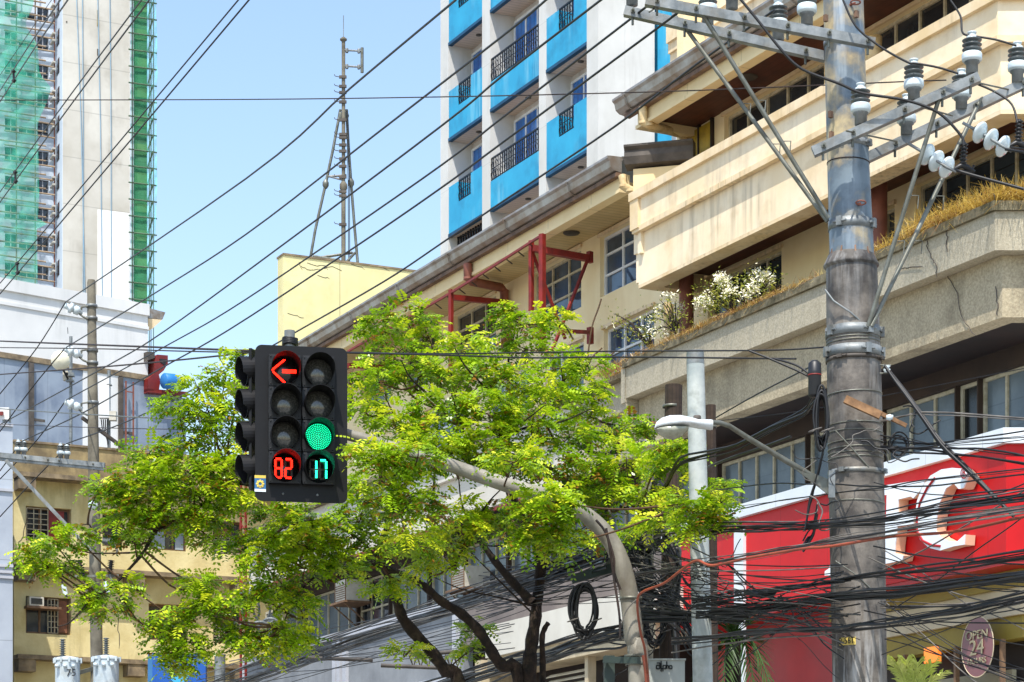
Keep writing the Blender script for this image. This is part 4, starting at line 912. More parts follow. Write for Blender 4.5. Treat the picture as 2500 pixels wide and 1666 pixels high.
# number plate
x,R=cxr(1572)
m_=MB(); c=Q(x,1572); vs=[]
for j,dz in enumerate((-.036,.036)):
    for i in range(9): a=math.radians(-142+i*4.6); vs.append(c+Vector((math.cos(a)*(R+.006),math.sin(a)*(R+.006),dz)))
m_.add(vs,[(i,i+1,i+10,i+9) for i in range(8)]); plate=m_.build('number_plate',M['fx_yellow'],BP)
a=math.radians(-123); tdir=Vector((-math.sin(a),math.cos(a),0)); 
text('9-56T',.085,M['ink'],plate,c+Vector((math.cos(a),math.sin(a),0))*(R+.02),tdir,UPZ,.003,sx=.78)
# broken timber arm strapped to the pole
t=thing('broken_timber','splintered brown timber crosspiece strapped across the big pole','timber',Q(2130,990,PY-.4))
m_=MB(); m_.bar(Q(2063,975,PY-.36),Q(2150,1015,PY-.40),.06,.07); m_.bar(Q(2150,1010,PY-.4),Q(2213,1040,PY-.44),.045,.035); m_.build('plank',M['timber_pale'],t)
m_=MB(); m_.lathe(Q(2172,1020,PY-.42),[(0,-.03),(.035,-.02),(.035,.02),(0,.03)],12); m_.build('spool',M['porcelain'],t)
# crossarms
def crossarm(label,p,q,w_,braces,bolts,grp='galvanised crossarms on the big pole'):
    t=thing('crossarm',label,'crossarm',(Vector(p)+Vector(q))/2,grp)
    m_=MB(); m_.bar(p,q,w_,w_); m_.build('beam',M['galv'],t)
    for (a,b) in braces:
        m_=MB(); m_.tube([a,b],.021,10); d=(Vector(b)-Vector(a)).normalized(); m_.bar(Vector(a)-d*.06,Vector(a)+d*.03,.05,.012); m_.build('brace',M['galv_dull'],t)
        for s_ in (.42,.62):
            m_=MB(); c=Vector(a).lerp(Vector(b),s_) ; m_.tube([c,c+Vector((.09,.0,.0)),c+Vector((.08,0,-.12))],.006,5); m_.build('brace_clip',M['galv_dull'],t)
    for s_ in bolts:
        c=Vector(p).lerp(Vector(q),s_); m_=MB(); m_.tube([c+Vector((0,-.12,0)),c+Vector((0,.08,0))],.011,6); m_.lathe(c+Vector((0,-w_/2-.025,0)),[(0,0),(.022,0),(.022,.02),(0,.02)],6,(0,1,0),False); m_.tube([c+Vector((0,0,-w_/2-.07)),c+Vector((0,0,-w_/2))],.013,6); m_.build('bolt',M['galv_dull'],t)
    return t
crossarm('front upper left crossarm, running across the face of the big pole at the top',Q(1576,3,21.6),Q(2135,107,21.6),.085,[(Q(1716,36,21.62),Q(2023,533,21.8))],(.05,.22,.43,.62,.8,.97))
crossarm('rear upper left crossarm, ending at the left edge of the big pole',Q(1525,28,22.3),Q(2016,140,22.1),.085,[(Q(1660,50,22.3),Q(2020,541,21.85))],(.04,.3,.52,.9))
crossarm('front right crossarm, crossing the big pole and ending left of it',Q(1985,372,21.6),Q(2390,190,21.4),.088,[(Q(2292,243,21.45),Q(2119,798,21.75))],(.06,.24,.55,.78,.95))
crossarm('rear right crossarm, running out of the picture at the right edge',Q(2118,386,22.3),Q(2540,186,22.1),.088,[(Q(2390,252,22.1),Q(2127,798,21.75))],(.16,.4,.62,.9))
GI='porcelain pin insulators on the galvanised crossarms'
for (x,y,Y,s_,lb) in ((1588,-10,21.6,1,'pin insulator at the far left end of the front upper crossarm'),
    (1787,22,21.6,1,'pin insulator cut by the top edge on the front upper crossarm'),
    (1970,62,21.6,1,'white banded pin insulator on the front upper crossarm, just left of the big pole'),
    (1543,14,22.3,1,'pin insulator at the left tip of the rear upper crossarm'),
    (1728,62,22.25,1,'pin insulator near the top of the long braces on the rear upper crossarm'),
    (1900,99,22.15,1,'pin insulator on the rear upper crossarm, between the braces and the big pole'),
    (2101,305,21.55,1,'pin insulator in front of the big pole on the front right crossarm'),
    (2231,246,21.5,1,'pin insulator in the middle of the front right crossarm'),
    (2373,180,21.42,1,'tallest placed pin insulator at the tip of the front right crossarm'),
    (2213,329,22.22,1,'pin insulator half hidden under the front right crossarm, above the hanging discs'),
    (2347,268,22.17,1,'pin insulator in the middle of the rear right crossarm'),
    (2484,202,22.1,1,'pin insulator cut by the right edge of the picture')):
    insulator(Q(x,y,Y),lb,GI,s_)
# disc strings
def discs(label,L,Y,anchor,end):
    t=thing('disc_insulator_string',label,'insulator',Q(*L[1],Y),'hanging strings of three disc insulators')
    a=Q(*L[0],Y); b=Q(*L[-1],Y-.1); ax=(b-a).normalized(); ax=(ax+Vector((.1,-.25,0))).normalized()
    for (x,y) in L:
        m_=MB(); m_.lathe(Q(x,y,Y),[(.025,-.06),(.03,-.02),(.055,-.012),(.098,.0),(.1,.012),(.085,.026),(.06,.03),(.04,.05),(.0,.05)],24,ax); m_.build('disc',M['porcelain'],t)
    m_=MB(); m_.tube([Q(*anchor,Y),a,b,Q(*end,Y-.1)],.014,6); m_.build('rod',M['galv'],t)
discs('string of three white discs seen against the dark soffit, nearer the right edge',[(2391,323),(2418,340),(2447,357)],21.6,(2350,300),(2470,370))
discs('string of three white discs crossed by the brace, nearer the big pole',[(2262,377),(2285,393),(2310,408)],21.6,(2216,350),(2335,420))
# dead end clamps
def clamp(label,x,y):
    t=thing('dead_end_clamp',label,'cable clamp',Q(x,y),'black dead end clamps on the heavy lines')
    m_=MB()
    for k in range(6): m_.lathe(Q(x+2-k*.6,y-52+k*9),[(.018,-.015),(.04,0),(.018,.015)],12)
    m_.tube([Q(x+2,y-58),Q(x-2,y-5)],.018,8); m_.build('arrester',M['black_plastic'],t)
    m_=MB(); m_.tube([Q(x-25,y+8),Q(x-5,y-2),Q(x+8,y+3),Q(x+28,y+14)],[.012,.028,.03,.014],8); m_.tube([Q(x-20,y+10),Q(x+20,y+14),Q(x+26,y-2)],.012,6); m_.build('clamp_body',M['black_plastic'],t)
clamp('black dead end clamp left of the dry grass, by the brace rods',2352,406); clamp('black dead end clamp cut by the right edge, above the louvred windows',2487,350)
# guy grip spools on the right side
t=thing('spool_rack','two small cream spools in a rack on the right side of the big pole','insulator',Q(2160,905))
for k in range(2): m_=MB(); m_.lathe(Q(2165,898+k*9,21.8),[(0,-.014),(.036,-.014),(.02,0),(.036,.014),(0,.014)],16); m_.build('spool',M['porcelain'],t)
m_=MB(); m_.tube([Q(2148,892,21.8),Q(2175,892,21.8)],.008,5); m_.tube([Q(2148,912,21.8),Q(2175,912,21.8)],.008,5); m_.build('rack',M['galv_dull'],t)

# ================================================================== STREET LAMP
SL=thing('street_lamp','cobra head street lamp on a thin tapering arm bolted to the big pole','street lamp',Q(2025,1180,21.7))
LY=21.2
m_=MB(); m_.tube([Q(2018,1183,21.75),Q(1920,1126,21.6),Q(1830,1072,21.4),Q(1780,1040,21.3),Q(1758,1033,21.25),Q(1735,1031,21.2)],[.026,.026,.024,.022,.022,.022],10); m_.build('arm',M['galv_dull'],SL)
m_=MB(); a_,b_2,c_=Q(1926,1133,21.6),Q(2028,1212,21.72),Q(2028,1172,21.72); m_.poly([a_,b_2,c_],(0,.02,0)); m_.build('arm_web',M['galv_dull'],SL)
m_=MB(); m_.bar(Q(2030,1150,21.72),Q(2030,1216,21.72),.06,.05,(0,1,0)); m_.build('wall_plate',M['galv'],SL)
def loftx(mb,secs,n=16,sm=True):
    vs=[]
    for (x,yc,rw,hu,hd) in secs:
        c=Q(x,yc,LY)
        for k in range(n):
            a=2*PI*k/n; s_=math.sin(a); vs.append(c+Vector((0,math.cos(a)*rw,(hu if s_>0 else hd)*s_)))
    m=len(secs); mb.add(vs,[(i*n+k,i*n+(k+1)%n,(i+1)*n+(k+1)%n,(i+1)*n+k) for i in range(m-1) for k in range(n)]+[tuple(range(n)),tuple(range(m*n-1,(m-1)*n-1,-1))],sm)
m_=MB(); loftx(m_,[(1598,1047,.02,.01,.005),(1602,1045,.07,.05,.008),(1615,1043,.11,.08,.01),(1635,1041,.135,.095,.012),(1660,1038,.13,.085,.012),(1685,1036,.1,.06,.02),(1705,1037,.075,.045,.035),(1735,1037,.06,.045,.05),(1740,1037,.05,.04,.045)]); m_.build('shell',M['lamp_shell'],SL)
m_=MB(); loftx(m_,[(1601,1050,.05,.0,.005),(1608,1049,.09,.0,.04),(1625,1048,.12,.0,.085),(1645,1047,.12,.0,.1),(1665,1046,.1,.0,.075),(1680,1045,.06,.0,.02)]); m_.build('bowl',M['lampglass'],SL)
m_=MB(); m_.lathe(Q(1702,1030,LY),[(.0,.0),(.035,.0),(.035,.05),(.03,.055),(0,.055)],14); m_.build('photocell',M['gutter_dark'],SL)
# pale street light column
CP=thing('lamp_column','smooth pale blue grey column standing between the timber poles','pole',at(1722,2600,25.0))
m_=MB(); R=22*25/FOC; m_.tube([Vector((at(1724,2600,25).x,25,0)),at(1716,1666,25),at(1706,1250,25),at(1698,890,25)],[R*1.25,R*1.12,R*1.05,R*.98],28); m_.build('shaft',M['lamp_pole'],CP)
m_=MB(); m_.tube([at(1698,889.9,25),at(1697,858,25)],[R*1.0,R*.96],28); m_.build('sleeve',M['galv'],CP)
# timber poles
GP='old dark timber and concrete posts beside the pale column'
for (x,y,Y,w0,mt,lb,nm,tilt) in ((1645,941,27,42,'wood_pole','dark timber pole left of the pale column, behind the lamp head','timber_pole',-12),(1735,990,27.5,25,'wood_pole','thin dark timber pole tight behind the right side of the pale column','timber_pole',4),(1583,1028,27.8,32,'conc_pole','short grey concrete post left of the timber pole','concrete_post',-8)):
    t=thing(nm,lb,'pole',Vector((at(x,y,Y).x,Y,0)),GP); m_=MB(); R=w0/2*Y/FOC; m_.tube([Vector((at(x+tilt*2,y,Y).x,Y,0)),at(x+tilt,1666,Y),at(x,y,Y)],[R*1.3,R*1.2,R],20); m_.build('shaft',M[mt],t)
    m_=MB(); m_.lathe(at(x+tilt*.4,y+55,Y),[(R*1.03,0),(R*1.09,.0),(R*1.09,.03),(R*1.03,.03)],20); m_.build('strap',M['galv_dull'],t)
# ================================================================== LEFT UTILITY POLE
LP=thing('utility_pole','slender brown grey concrete utility pole at left, carrying three side insulators','utility pole',at(240,2400,48))
R=12.5*48/FOC
m_=MB(); m_.tube([Vector((at(245,2400,48).x,48,0)),at(237,1666,48),at(228,1100,48),at(223,690,48),at(223,684,48)],[R*1.5,R*1.22,R*1.08,R*.82,R*.7],24); m_.build('shaft',M['conc_pole'],LP)
for y in (748,778,856,887,984,1353): m_=MB(); x=223+(y-684)*.014; m_.lathe(at(x,y,48),[(R*.9,-.03),(R*1.12,-.03),(R*1.12,.03),(R*.9,.03)],20); m_.build('band',M['galv'],LP)
for i,(x,y,lb) in enumerate(((166,750,'topmost white side insulator reaching left from the left pole'),(170,856,'middle white side insulator reaching left from the left pole, over the dish'),(170,985,'lowest white side insulator reaching left from the left pole'))):
    t=thing('side_insulator',lb,'insulator',at(x,y,47.8),'white side insulators on the left pole')
    ax=(at(196,y+10,47.9)-at(158,y-6,47.8)).normalized()
    m_=MB(); m_.lathe(at(158,y-4,47.8),[(0,0),(.05,.0),(.06,.03),(.06,.09),(.11,.1),(.11,.16),(.07,.17),(.07,.2),(.09,.21),(.09,.3),(.04,.32),(.04,.38),(0,.38)],16,ax); m_.build('body',M['porcelain'],t)
    m_=MB(); m_.tube([at(190,y+8,47.9),at(200,y,47.9),at(215,y-2,47.9)],.018,6); m_.tube([at(186,y+10,47.9),at(203,y+24,47.9),at(214,y+29,47.9)],.022,6); m_.tube([at(200,y+1,47.9),at(197,y+18,47.9)],.015,6); m_.build('bracket',M['galv_dull'],t)
ca=crossarm('long double grey crossarm on the left pole above the yellow block',at(-20,1110,47.7),at(256,1137,47.7),.1,[],(.3,.5,.6,.9),'crossarm of the left pole')
m_=MB(); m_.bar(at(-20,1119,47.72),at(256,1146,47.72),.09,.06); m_.build('lower_beam',M['galv'],ca)
m_=MB(); m_.bar(at(14,1124,47.6),at(222,1346,47.8),.07,.07); m_.build('brace',M['galv'],ca)
m_=MB(); m_.bar(at(200,1020,47.9),at(305,1096,48.6),.06,.06); m_.build('side_strut',M['gutter_dark'],ca)
for (x,y,lb) in ((45,1112,'left of the front pair of small insulators on the left pole crossarm'),(58,1113,'right of the front pair of small insulators on the left pole crossarm'),(148,1121,'left of the second pair of small insulators by the left pole'),(163,1122,'right of the second pair of small insulators by the left pole')):
    insulator(at(x,y,47.7),lb,'small insulators on the left pole crossarm',.85)
# fuse cutouts, bushings
def ribbed(mb,a,b,r,n):
    a,b=Vector(a),Vector(b); ax=(b-a); L=ax.length; pr=[]
    for k in range(n): z=L*k/n; pr+=[(r*.45,z),(r,z+L/n*.35),(r*.45,z+L/n*.7)]
    mb.lathe(a,pr,12,ax)
for (L,mt,lb) in (([(192,1368),(206,1415)],'black_plastic','dark ribbed cutout hanging left of the left pole'),([(272,1368),(268,1402)],'black_plastic','dark ribbed cutout hanging right of the left pole'),([(250,1322),(280,1325)],'porc_dark','grey ribbed bushing sideways on the right of the left pole')):
    t=thing('fuse_cutout',lb,'fuse',at(*L[0],47.7),'ribbed fuse cutouts around the left pole'); m_=MB(); ribbed(m_,at(*L[0],47.7),at(*L[1],47.7),.075,8); m_.build('ribbed_body',M[mt],t)
    m_=MB(); m_.tube([at(L[1][0],L[1][1],47.7),at(L[1][0]+8,L[1][1]+28,47.7)],.03,6); m_.build('contact_arm',M['galv_dull'],t)
for (x,y,lb) in ((158,1442,'white tube fuse hanging left of the left pole'),(260,1435,'white tube fuse hanging over the left pole')):
    t=thing('tube_fuse',lb,'fuse',at(x,y,47.6),'white tube fuses around the left pole'); m_=MB(); m_.tube([at(x-3,y-14,47.6),at(x+3,y+12,47.6)],.05,10); m_.build('tube',M['porcelain'],t); m_=MB(); m_.tube([at(x+3,y+12,47.6),at(x+4,y+17,47.6)],.03,8); m_.tube([at(x-3,y-14,47.6),at(x-12,y-30,47.6),at(x-4,y-42,47.6)],.02,6); m_.build('holder',M['black_plastic'],t)
m_=MB(); m_.bar(at(170,1408,47.8),at(290,1406,47.8),.05,.05); m_.build('cutout_arm',M['galv_dull'],LP)
m_=MB(); m_.lathe(at(227,1234,47.7),[(0,-.06),(.09,-.05),(.1,0),(.07,.06),(0,.07)],16,(0,-1,.2)); m_.build('round_insulator',M['porcelain'],LP)
# transformers
def xf(label,x,w_,ytop,txt):
    t=thing('transformer',label,'transformer',at(x,1760,47.4),'grey pole transformers at the lower left'); R=w_/2*47.4/FOC; c=at(x,ytop,47.4)
    m_=MB(); m_.lathe(c-Vector((0,0,1.35)),[(0,0),(R*.96,0),(R,.03),(R,1.33),(R*1.0,1.35)],28); m_.build('tank',M['xfmr'],t)
    m_=MB(); m_.lathe(c,[(R*1.06,-.04),(R*1.08,0),(R*.9,.03),(0,.07)],28)
    for k in range(10): a=2*PI*k/10; m_.box(c.x+math.cos(a)*R*1.1-.02,c.x+math.cos(a)*R*1.1+.02,c.y+math.sin(a)*R*1.1-.02,c.y+math.sin(a)*R*1.1+.02,c.z-.08,c.z+.02)
    m_.build('lid',M['xfmr'],t)
    m_=MB(); ribbed(m_,c+Vector((-.1 if txt else .0,0,.06)),c+Vector((-.1 if txt else .0,0,.42)),.07,8); m_.build('bushing',M['porc_dark'],t)
    for dx in (-.6,0,.6): m_=MB(); p=c+Vector((R*dx,-R*.85,-.16)); m_.lathe(p,[(0,0),(.04,0),(.04,.08),(0,.1)],12,(dx*.5,-1,0)); m_.build('terminal',M['porcelain'],t)
    if txt: text(txt,.2,M['ink'],t,c+Vector((.12,-R*1.0-.004,-.3)),(1,0,0),UPZ,.004)
    m_=MB(); m_.bar(c+Vector((0,R,-.3)),at(237,ytop+20,48),.1,.08); m_.build('hanger',M['galv_dull'],t)
xf('pole transformer marked 75, left of the left pole base',165,60,1610,'75'); xf('pole transformer without marking, directly in front of the left pole',259,62,1607,'')
# blue bank style sign
BS=thing('sign_board','blue sign board with a lime and cyan round emblem below the yellow block','sign',at(437,1700,60))
p,q=at(372,1760,60),at(502,1594,60); m_=MB(); m_.box(p.x,q.x,60,60.3,p.z,q.z); m_.build('panel',M['blue_sign'],BS)
m_=MB(); p2=at(372,1760,60); q2=at(384,1594,60); m_.box(p.x-.12,p.x-.001,60.02,60.28,p.z,q.z-.02); m_.build('edge',M['sticker_blue'],BS)
def sector(cx_,cy_,r0,a0,a1,mt,yoff):
    m_=MB(); c=at(cx_,cy_,60); pts=[c+Vector((r0*math.cos(a0+(a1-a0)*i/20),yoff,r0*math.sin(a0+(a1-a0)*i/20))) for i in range(21)]; m_.poly(pts,(0,.02,0)); m_.build('emblem',M[mt],BS)
sector(437,1645,.25,-2.6,.5,'cyan',-.03); sector(437,1640,.24,1.9,4.0,'lime',-.05)
t=thing('steel_post','plain grey steel post to the right of the blue sign board','post',Vector((at(534,1600,60).x,60,0))); m_=MB(); m_.tube([Vector((at(534,1600,60).x,60,0)),at(537,1601,60)],.14,16); m_.build('shaft',M['galv'],t); m_=MB(); m_.lathe(at(537,1601,60),[(0,0),(.155,0),(.155,.03),(0,.05)],16); m_.build('cap',M['galv'],t)

# ================================================================== TRAFFIC SIGNAL
SY=24.7
S=frame(735,SY,(.983,.184)); su,szz=S.u,S.z
TS=thing('traffic_signal','black eight lens traffic signal facing the viewer with red arrow, green ball and counters','traffic light',S.w(0,0,5.4))
uL,uR=su(623),su(848); zT,zB=szz(735,846),szz(735,1226)
def rrect(u0,u1,z0,z1,r,v,n=6):
    pts=[]
    for (cu_,cz_,a0) in ((u1-r,z1-r,0),(u0+r,z1-r,PI/2),(u0+r,z0+r,PI),(u1-r,z0+r,1.5*PI)):
        for i in range(n+1): a=a0+PI/2*i/n; pts.append(S.w(cu_+r*math.cos(a),v,cz_+r*math.sin(a)))
    return pts
m_=MB(); m_.poly(rrect(uL,uR,zB,zT,.07,-.02),Vector((S.V[0],S.V[1],0))*.02); m_.build('backplate',M['sig_black'],TS)
cols_=(su(694),su(776)); rowsz=[szz(735,910+78.6*k) for k in range(4)]
pw=.351/2-.006; ph=.168-.004
for ci,cu_ in enumerate(cols_):
    for ri,cz_ in enumerate(rowsz):
        # housing with round opening
        h=MB(); n=32; R_=.153; vs=[]; sq=[]
        for k in range(n):
            a=2*PI*k/n; c_,s_=math.cos(a),math.sin(a); m__=max(abs(c_)/pw,abs(s_)/ph); vs.append(S.w(cu_+R_*c_,.075,cz_+R_*s_)); sq.append(S.w(cu_+c_/m__,.07,cz_+s_/m__))
        back=[S.w(cu_+R_*math.cos(2*PI*k/n),.0,cz_+R_*math.sin(2*PI*k/n)) for k in range(n)]
        sqb=[p-Vector((S.V[0],S.V[1],0))*.068 for p in sq]
        h.add(vs+sq+back+sqb,[(k,(k+1)%n,n+(k+1)%n,n+k) for k in range(n)]+[(k,2*n+k,2*n+(k+1)%n,(k+1)%n) for k in range(n)]+[(n+k,n+(k+1)%n,3*n+(k+1)%n,3*n+k) for k in range(n)])
        for (du,dz) in ((-1,-1),(1,-1),(-1,1),(1,1)): h.lathe(S.w(cu_+du*(pw-.022),.07,cz_+dz*(ph-.022)),[(0,.008),(.007,.008),(.007,0)],8,Vector((S.V[0],S.V[1],0)))
        ho=h.build('housing',M['sig_housing'],TS)
        l=MB(); vdir=Vector((S.V[0],S.V[1],0)); lit=(ci,ri)==(1,2); disp=ri==3
        l.lathe(S.w(cu_,.0,cz_),[(.15,.004),(.13,.022),(.09,.036),(.045,.044),(0,.046)] if not disp else [(.15,.004),(.149,.02),(0,.021)],32,vdir)
        l.build('lens',M['glow_green'] if lit else (M['lens_dark'] if disp or (ci,ri)==(0,0) else M['lens_off']),ho)
        # visor: open bottom tunnel
        vz=MB(); n=26; a0,a1=math.radians(-62),math.radians(242); inn=[]; out=[]; L1=.24
        for r__,lst in ((.150,inn),(.155,out)):
            for j in (0,1):
                for k in range(n+1):
                    a=a0+(a1-a0)*k/n; L=.05+(L1-.05)*max(0,min(1,(math.sin(a)+.95)/1.4)) if j else .0
                    lst.append(S.w(cu_+r__*math.cos(a),.076+L,cz_+r__*math.sin(a)))
        m=n+1; vs=inn+out; fs=[]
        for k in range(n): fs+=[(k,k+1,m+k+1,m+k),(2*m+k,3*m+k,3*m+k+1,2*m+k+1),(m+k,m+k+1,3*m+k+1,3*m+k)]
        fs+=[(0,m,3*m,2*m),(n,2*m+n,3*m+n,m+n)]
        vz.add(vs,fs,False); vz.build('visor',M['sig_black'],ho)
def dots(pts,name,mt,par,r,v):
    m_=MB(); vd=Vector((S.V[0],S.V[1],0))
    for (u_,z_) in pts: m_.lathe(S.w(u_,v,z_),[(r,0),(r*.7,r*.5),(0,r*.7)],8,vd)
    return m_.build(name,mt,par)
# red arrow
P_=[]; u0,z0=cols_[0],rowsz[0]
def line(a,b,step=.0125):
    L=math.hypot(b[0]-a[0],b[1]-a[1]); n=max(1,int(L/step)); return [(a[0]+(b[0]-a[0])*i/n,a[1]+(b[1]-a[1])*i/n) for i in range(n+1)]
for off in (-.008,.006): P_+=line((u0-.135+off,z0+.0),(u0-.005+off,z0+.112)); P_+=line((u0-.135+off,z0),(u0-.005+off,z0-.118))
dots(P_,'arrow_head',M['led_red'],TS,.0062,.05); P_=[]
for dz in (-.013,0,.013): P_+=line((u0-.02,z0+dz-.004),(u0+.115,z0+dz-.004))
dots(P_,'arrow_shaft',M['led_red'],TS,.0062,.05)
P_=[(cols_[1],rowsz[2])]
for k in range(1,8):
    r_=k*.0185; n=int(2*PI*r_/.0185); P_+=[(cols_[1]+r_*math.cos(2*PI*i/n+k*.3),rowsz[2]+r_*math.sin(2*PI*i/n+k*.3)) for i in range(n)]
dots(P_,'green_ball',M['led_green'],TS,.0058,.046)
SEG={'8':'abcdefg','2':'abged','1':'bc','7':'abc'}
def digit(ch,cu_,cz_,w_,h_):
    segs={'a':((-1,1),(1,1)),'b':((1,1),(1,0)),'c':((1,0),(1,-1)),'d':((-1,-1),(1,-1)),'e':((-1,0),(-1,-1)),'f':((-1,1),(-1,0)),'g':((-1,0),(1,0))}
    on,off=[],[]
    for s_,(a,b) in segs.items():
        def pt(q,e): return (cu_+q[0]*w_+e[0],cz_+q[1]*h_+e[1])
        ver=s_ in 'bcef'; ins=.016
        for e in (-.0055,.0055):
            A_=pt(a,(e,0) if ver else (0,e)); B_=pt(b,(e,0) if ver else (0,e))
            if ver: A_=(A_[0],A_[1]-ins*.8); B_=(B_[0],B_[1]+ins*.8)
            else: A_=(A_[0]+ins*.6,A_[1]); B_=(B_[0]-ins*.6,B_[1])
            (on if s_ in SEG[ch] else off).extend(line(A_,B_,.0105))
    return on,off
for (txt,ci,mt) in (('82',0,'led_red'),('17',1,'led_green2')):
    on,off=[],[]
    for i,ch in enumerate(txt):
        a,b=digit(ch,cols_[ci]+(-.052 if i==0 else .052)-(.01 if ci==0 else 0),rowsz[3]-.003,.033,.098); on+=a; off+=b
    dots(on,'counter_digits',M[mt],TS,.0056,.028); 
    if off: dots(off,'unlit_digits',M['led_off'],TS,.0045,.026)
for (x,y) in ((692,861),(777,864),(691,1206),(775,1209)): m_=MB(); m_.lathe(S.p(x,y,.0),[(.013,0),(.013,.008),(0,.012)],12,Vector((S.V[0],S.V[1],0))); m_.build('bolt',M['galv'],TS)
# sticker
m_=MB(); a,b,c,d=su(621.5,.002),su(649,.002),szz(635,1201),szz(635,1161); m_.fbox(S,a,b,.001,.004,c,d); sk=m_.build('sticker',M['sticker_blue'],TS)
m_=MB(); m_.fbox(S,a,b,.0045,.0055,d-.03,d); cu_,cz_=(a+b)/2,(c+d)/2-.005
m_.build('sticker_band',M['sticker_yellow'],sk)
m_=MB(); m_.fbox(S,a,b,.0045,.0055,c,c+.028); m_.build('sticker_footer',M['letter'],sk)
m_=MB()
for k in range(8): a_2=2*PI*k/8; m_.lathe(S.w(cu_+.032*math.cos(a_2),.006,cz_+.032*math.sin(a_2)),[(.013,0),(.011,.002),(0,.002)],10,Vector((S.V[0],S.V[1],0)))
m_.tube([S.w(cu_+.022*math.cos(t_),.006,cz_+.022*math.sin(t_)) for t_ in [2*PI*i/16 for i in range(17)]],.006,5,False); m_.build('flower_emblem',M['sticker_yellow'],sk)
# mast stub, hanging bracket and mast arm
MA=thing('signal_mast_arm','curved grey pipe mast arm carrying the signals, passing through the tree crown','mast arm',Vector((at(1555,2400,25).x,25,0)))
arm=[(1575,2620,25.2),(1560,1666,25.2),(1548,1560,25.2),(1535,1450,25.2),(1515,1370,25.2),(1480,1305,25.2),(1430,1258,25.2),(1370,1222,25.15),(1270,1195,25.1),(1180,1165,25.1),(1080,1130,25.05),(1000,1108,25.0),(930,1085,25.0),(850,1062,25.0),(720,1030,25.0)]
rr=[.118,.112,.106,.1,.096,.092,.088,.084,.080,.076,.071,.067,.063,.06,.056]
def smooth(P,n=5):
    out=[]; P=[Vector(p) for p in P]
    for i in range(len(P)-1):
        p0=P[max(i-1,0)];p1=P[i];p2=P[i+1];p3=P[min(i+2,len(P)-1)]
        for k in range(n): t_=k/n; out.append(.5*((2*p1)+(-p0+p2)*t_+(2*p0-5*p1+4*p2-p3)*t_*t_+(-p0+3*p1-3*p2+p3)*t_**3))
    out.append(P[-1]); return out
pa=[Vector((at(1575,2620,25.2).x,25.2,0))]+[at(*q) for q in arm[1:]]
ps=smooth(pa,5); rs=list(np.interp(np.linspace(0,len(rr)-1,len(ps)),range(len(rr)),rr)); m_=MB(); m_.tube(ps,rs,24); m_.build('arm',M['arm_pole'],MA)
for (x,y) in ((1552,1603),(1554,1622),(1540,1462)): m_=MB(); m_.lathe(at(x,y,25.2),[(.11,-.015),(.122,-.015),(.122,.015),(.11,.015)],24); m_.build('joint_ring',M['galv_dull'],MA)
m_=MB(); m_.tube([at(707,1045,24.95),at(707,808,24.95)],.056,18); m_.build('hanger_pipe',M['galv'],MA)
for k in range(6):
    m_=MB(); c=at(708,828+k*2.6,24.95); m_.tube([c+Vector((.075*math.cos(a),.075*math.sin(a),.006*math.sin(a*2+k))) for a in [2*PI*i/16 for i in range(17)]],.012,6,False); m_.build('cable_wrap',M['wire'],MA)
# second head seen from behind/side: four visors left of the board
TS2=thing('traffic_signal','second traffic signal seen edge on, its black visors poking out left of the big signal','traffic light',at(626,1226,24.9))
E=Fr((at(628,1000,24.95).x,24.95),(-.25,-.968),(-.968,.25))
def frs(px,py,v): return E.w(E.u(px,v),v,0)
m_=MB(); c=at(628,1030,25.05); zt2,zb2=szz(735,850),szz(735,1195); m_.fbox(E,-.3,.25,-.03,0,zb2,zt2); m_.build('backplate',M['sig_black'],TS2)
for (x0,y0,x1) in ((612,907,580),(614,986,584),(617,1066,588),(619,1146,592)):
    h=MB(); a=at(622,y0,24.85); ax=Vector((-1,-.42,-.10)).normalized(); n=28
    o1=[]; sx_=ax.cross(UPZ).normalized(); uy_=sx_.cross(ax)
    for (r__,L) in ((.155,0),(.155,.17),(.149,.17),(.149,.0)):
        for k in range(n):
            an=2*PI*k/n; LL=L*(1.0 if math.sin(an)>-.3 else .72); o1.append(a+ax*LL+(sx_*math.cos(an)+uy_*math.sin(an))*r__)
    h.add(o1,[(i*n+k,i*n+(k+1)%n,(i+1)*n+(k+1)%n,(i+1)*n+k) for i in range(3) for k in range(n)]); ho=h.build('visor',M['sig_black'],TS2)
    l=MB(); l.lathe(a+ax*.01,[(.148,0),(.1,.02),(0,.03)],24,ax); l.build('lens',M['lens_dark'],ho)
# alpha cabinet and bracket
CB=thing('cabinet','pale grey equipment cabinet with an angular logo between the mast arm and pale column','cabinet',at(1628,1690,25.6))
p,q=at(1580,1760,25.6),at(1672,1612,25.6); m_=MB(); m_.box(p.x,q.x,25.6,26.0,p.z,q.z); m_.build('case',M['box_grey'],CB)
m_=MB(); m_.box(p.x-.01,q.x+.01,25.58,26.02,q.z,q.z+.015); m_.build('lid',M['box_grey'],CB)
def glyph(L):
    m_=MB()
    for (x0,y0,x1,y1) in L: m_.bar(at(1500+x0/2.613,1066+y0/2.613,25.585),at(1500+x1/2.613,1066+y1/2.613,25.585),.006,.012)
    m_.build('logo_stroke',M['ink'],CB)
glyph([(268,1482,268,1460),(268,1460,290,1460),(290,1445,290,1482),(268,1482,290,1482),(270,1445,290,1445)])
glyph([(298,1432,298,1482),(298,1482,308,1482)]); glyph([(298,1500,298,1460)])
glyph([(310,1460,310,1500),(310,1460,328,1460),(328,1460,328,1482),(310,1482,328,1482)])
glyph([(334,1435,334,1482),(334,1462,346,1462),(346,1462,346,1482)]); glyph([(350,1482,350,1462),(350,1462,367,1462),(367,1462,367,1482),(350,1482,367,1482)])
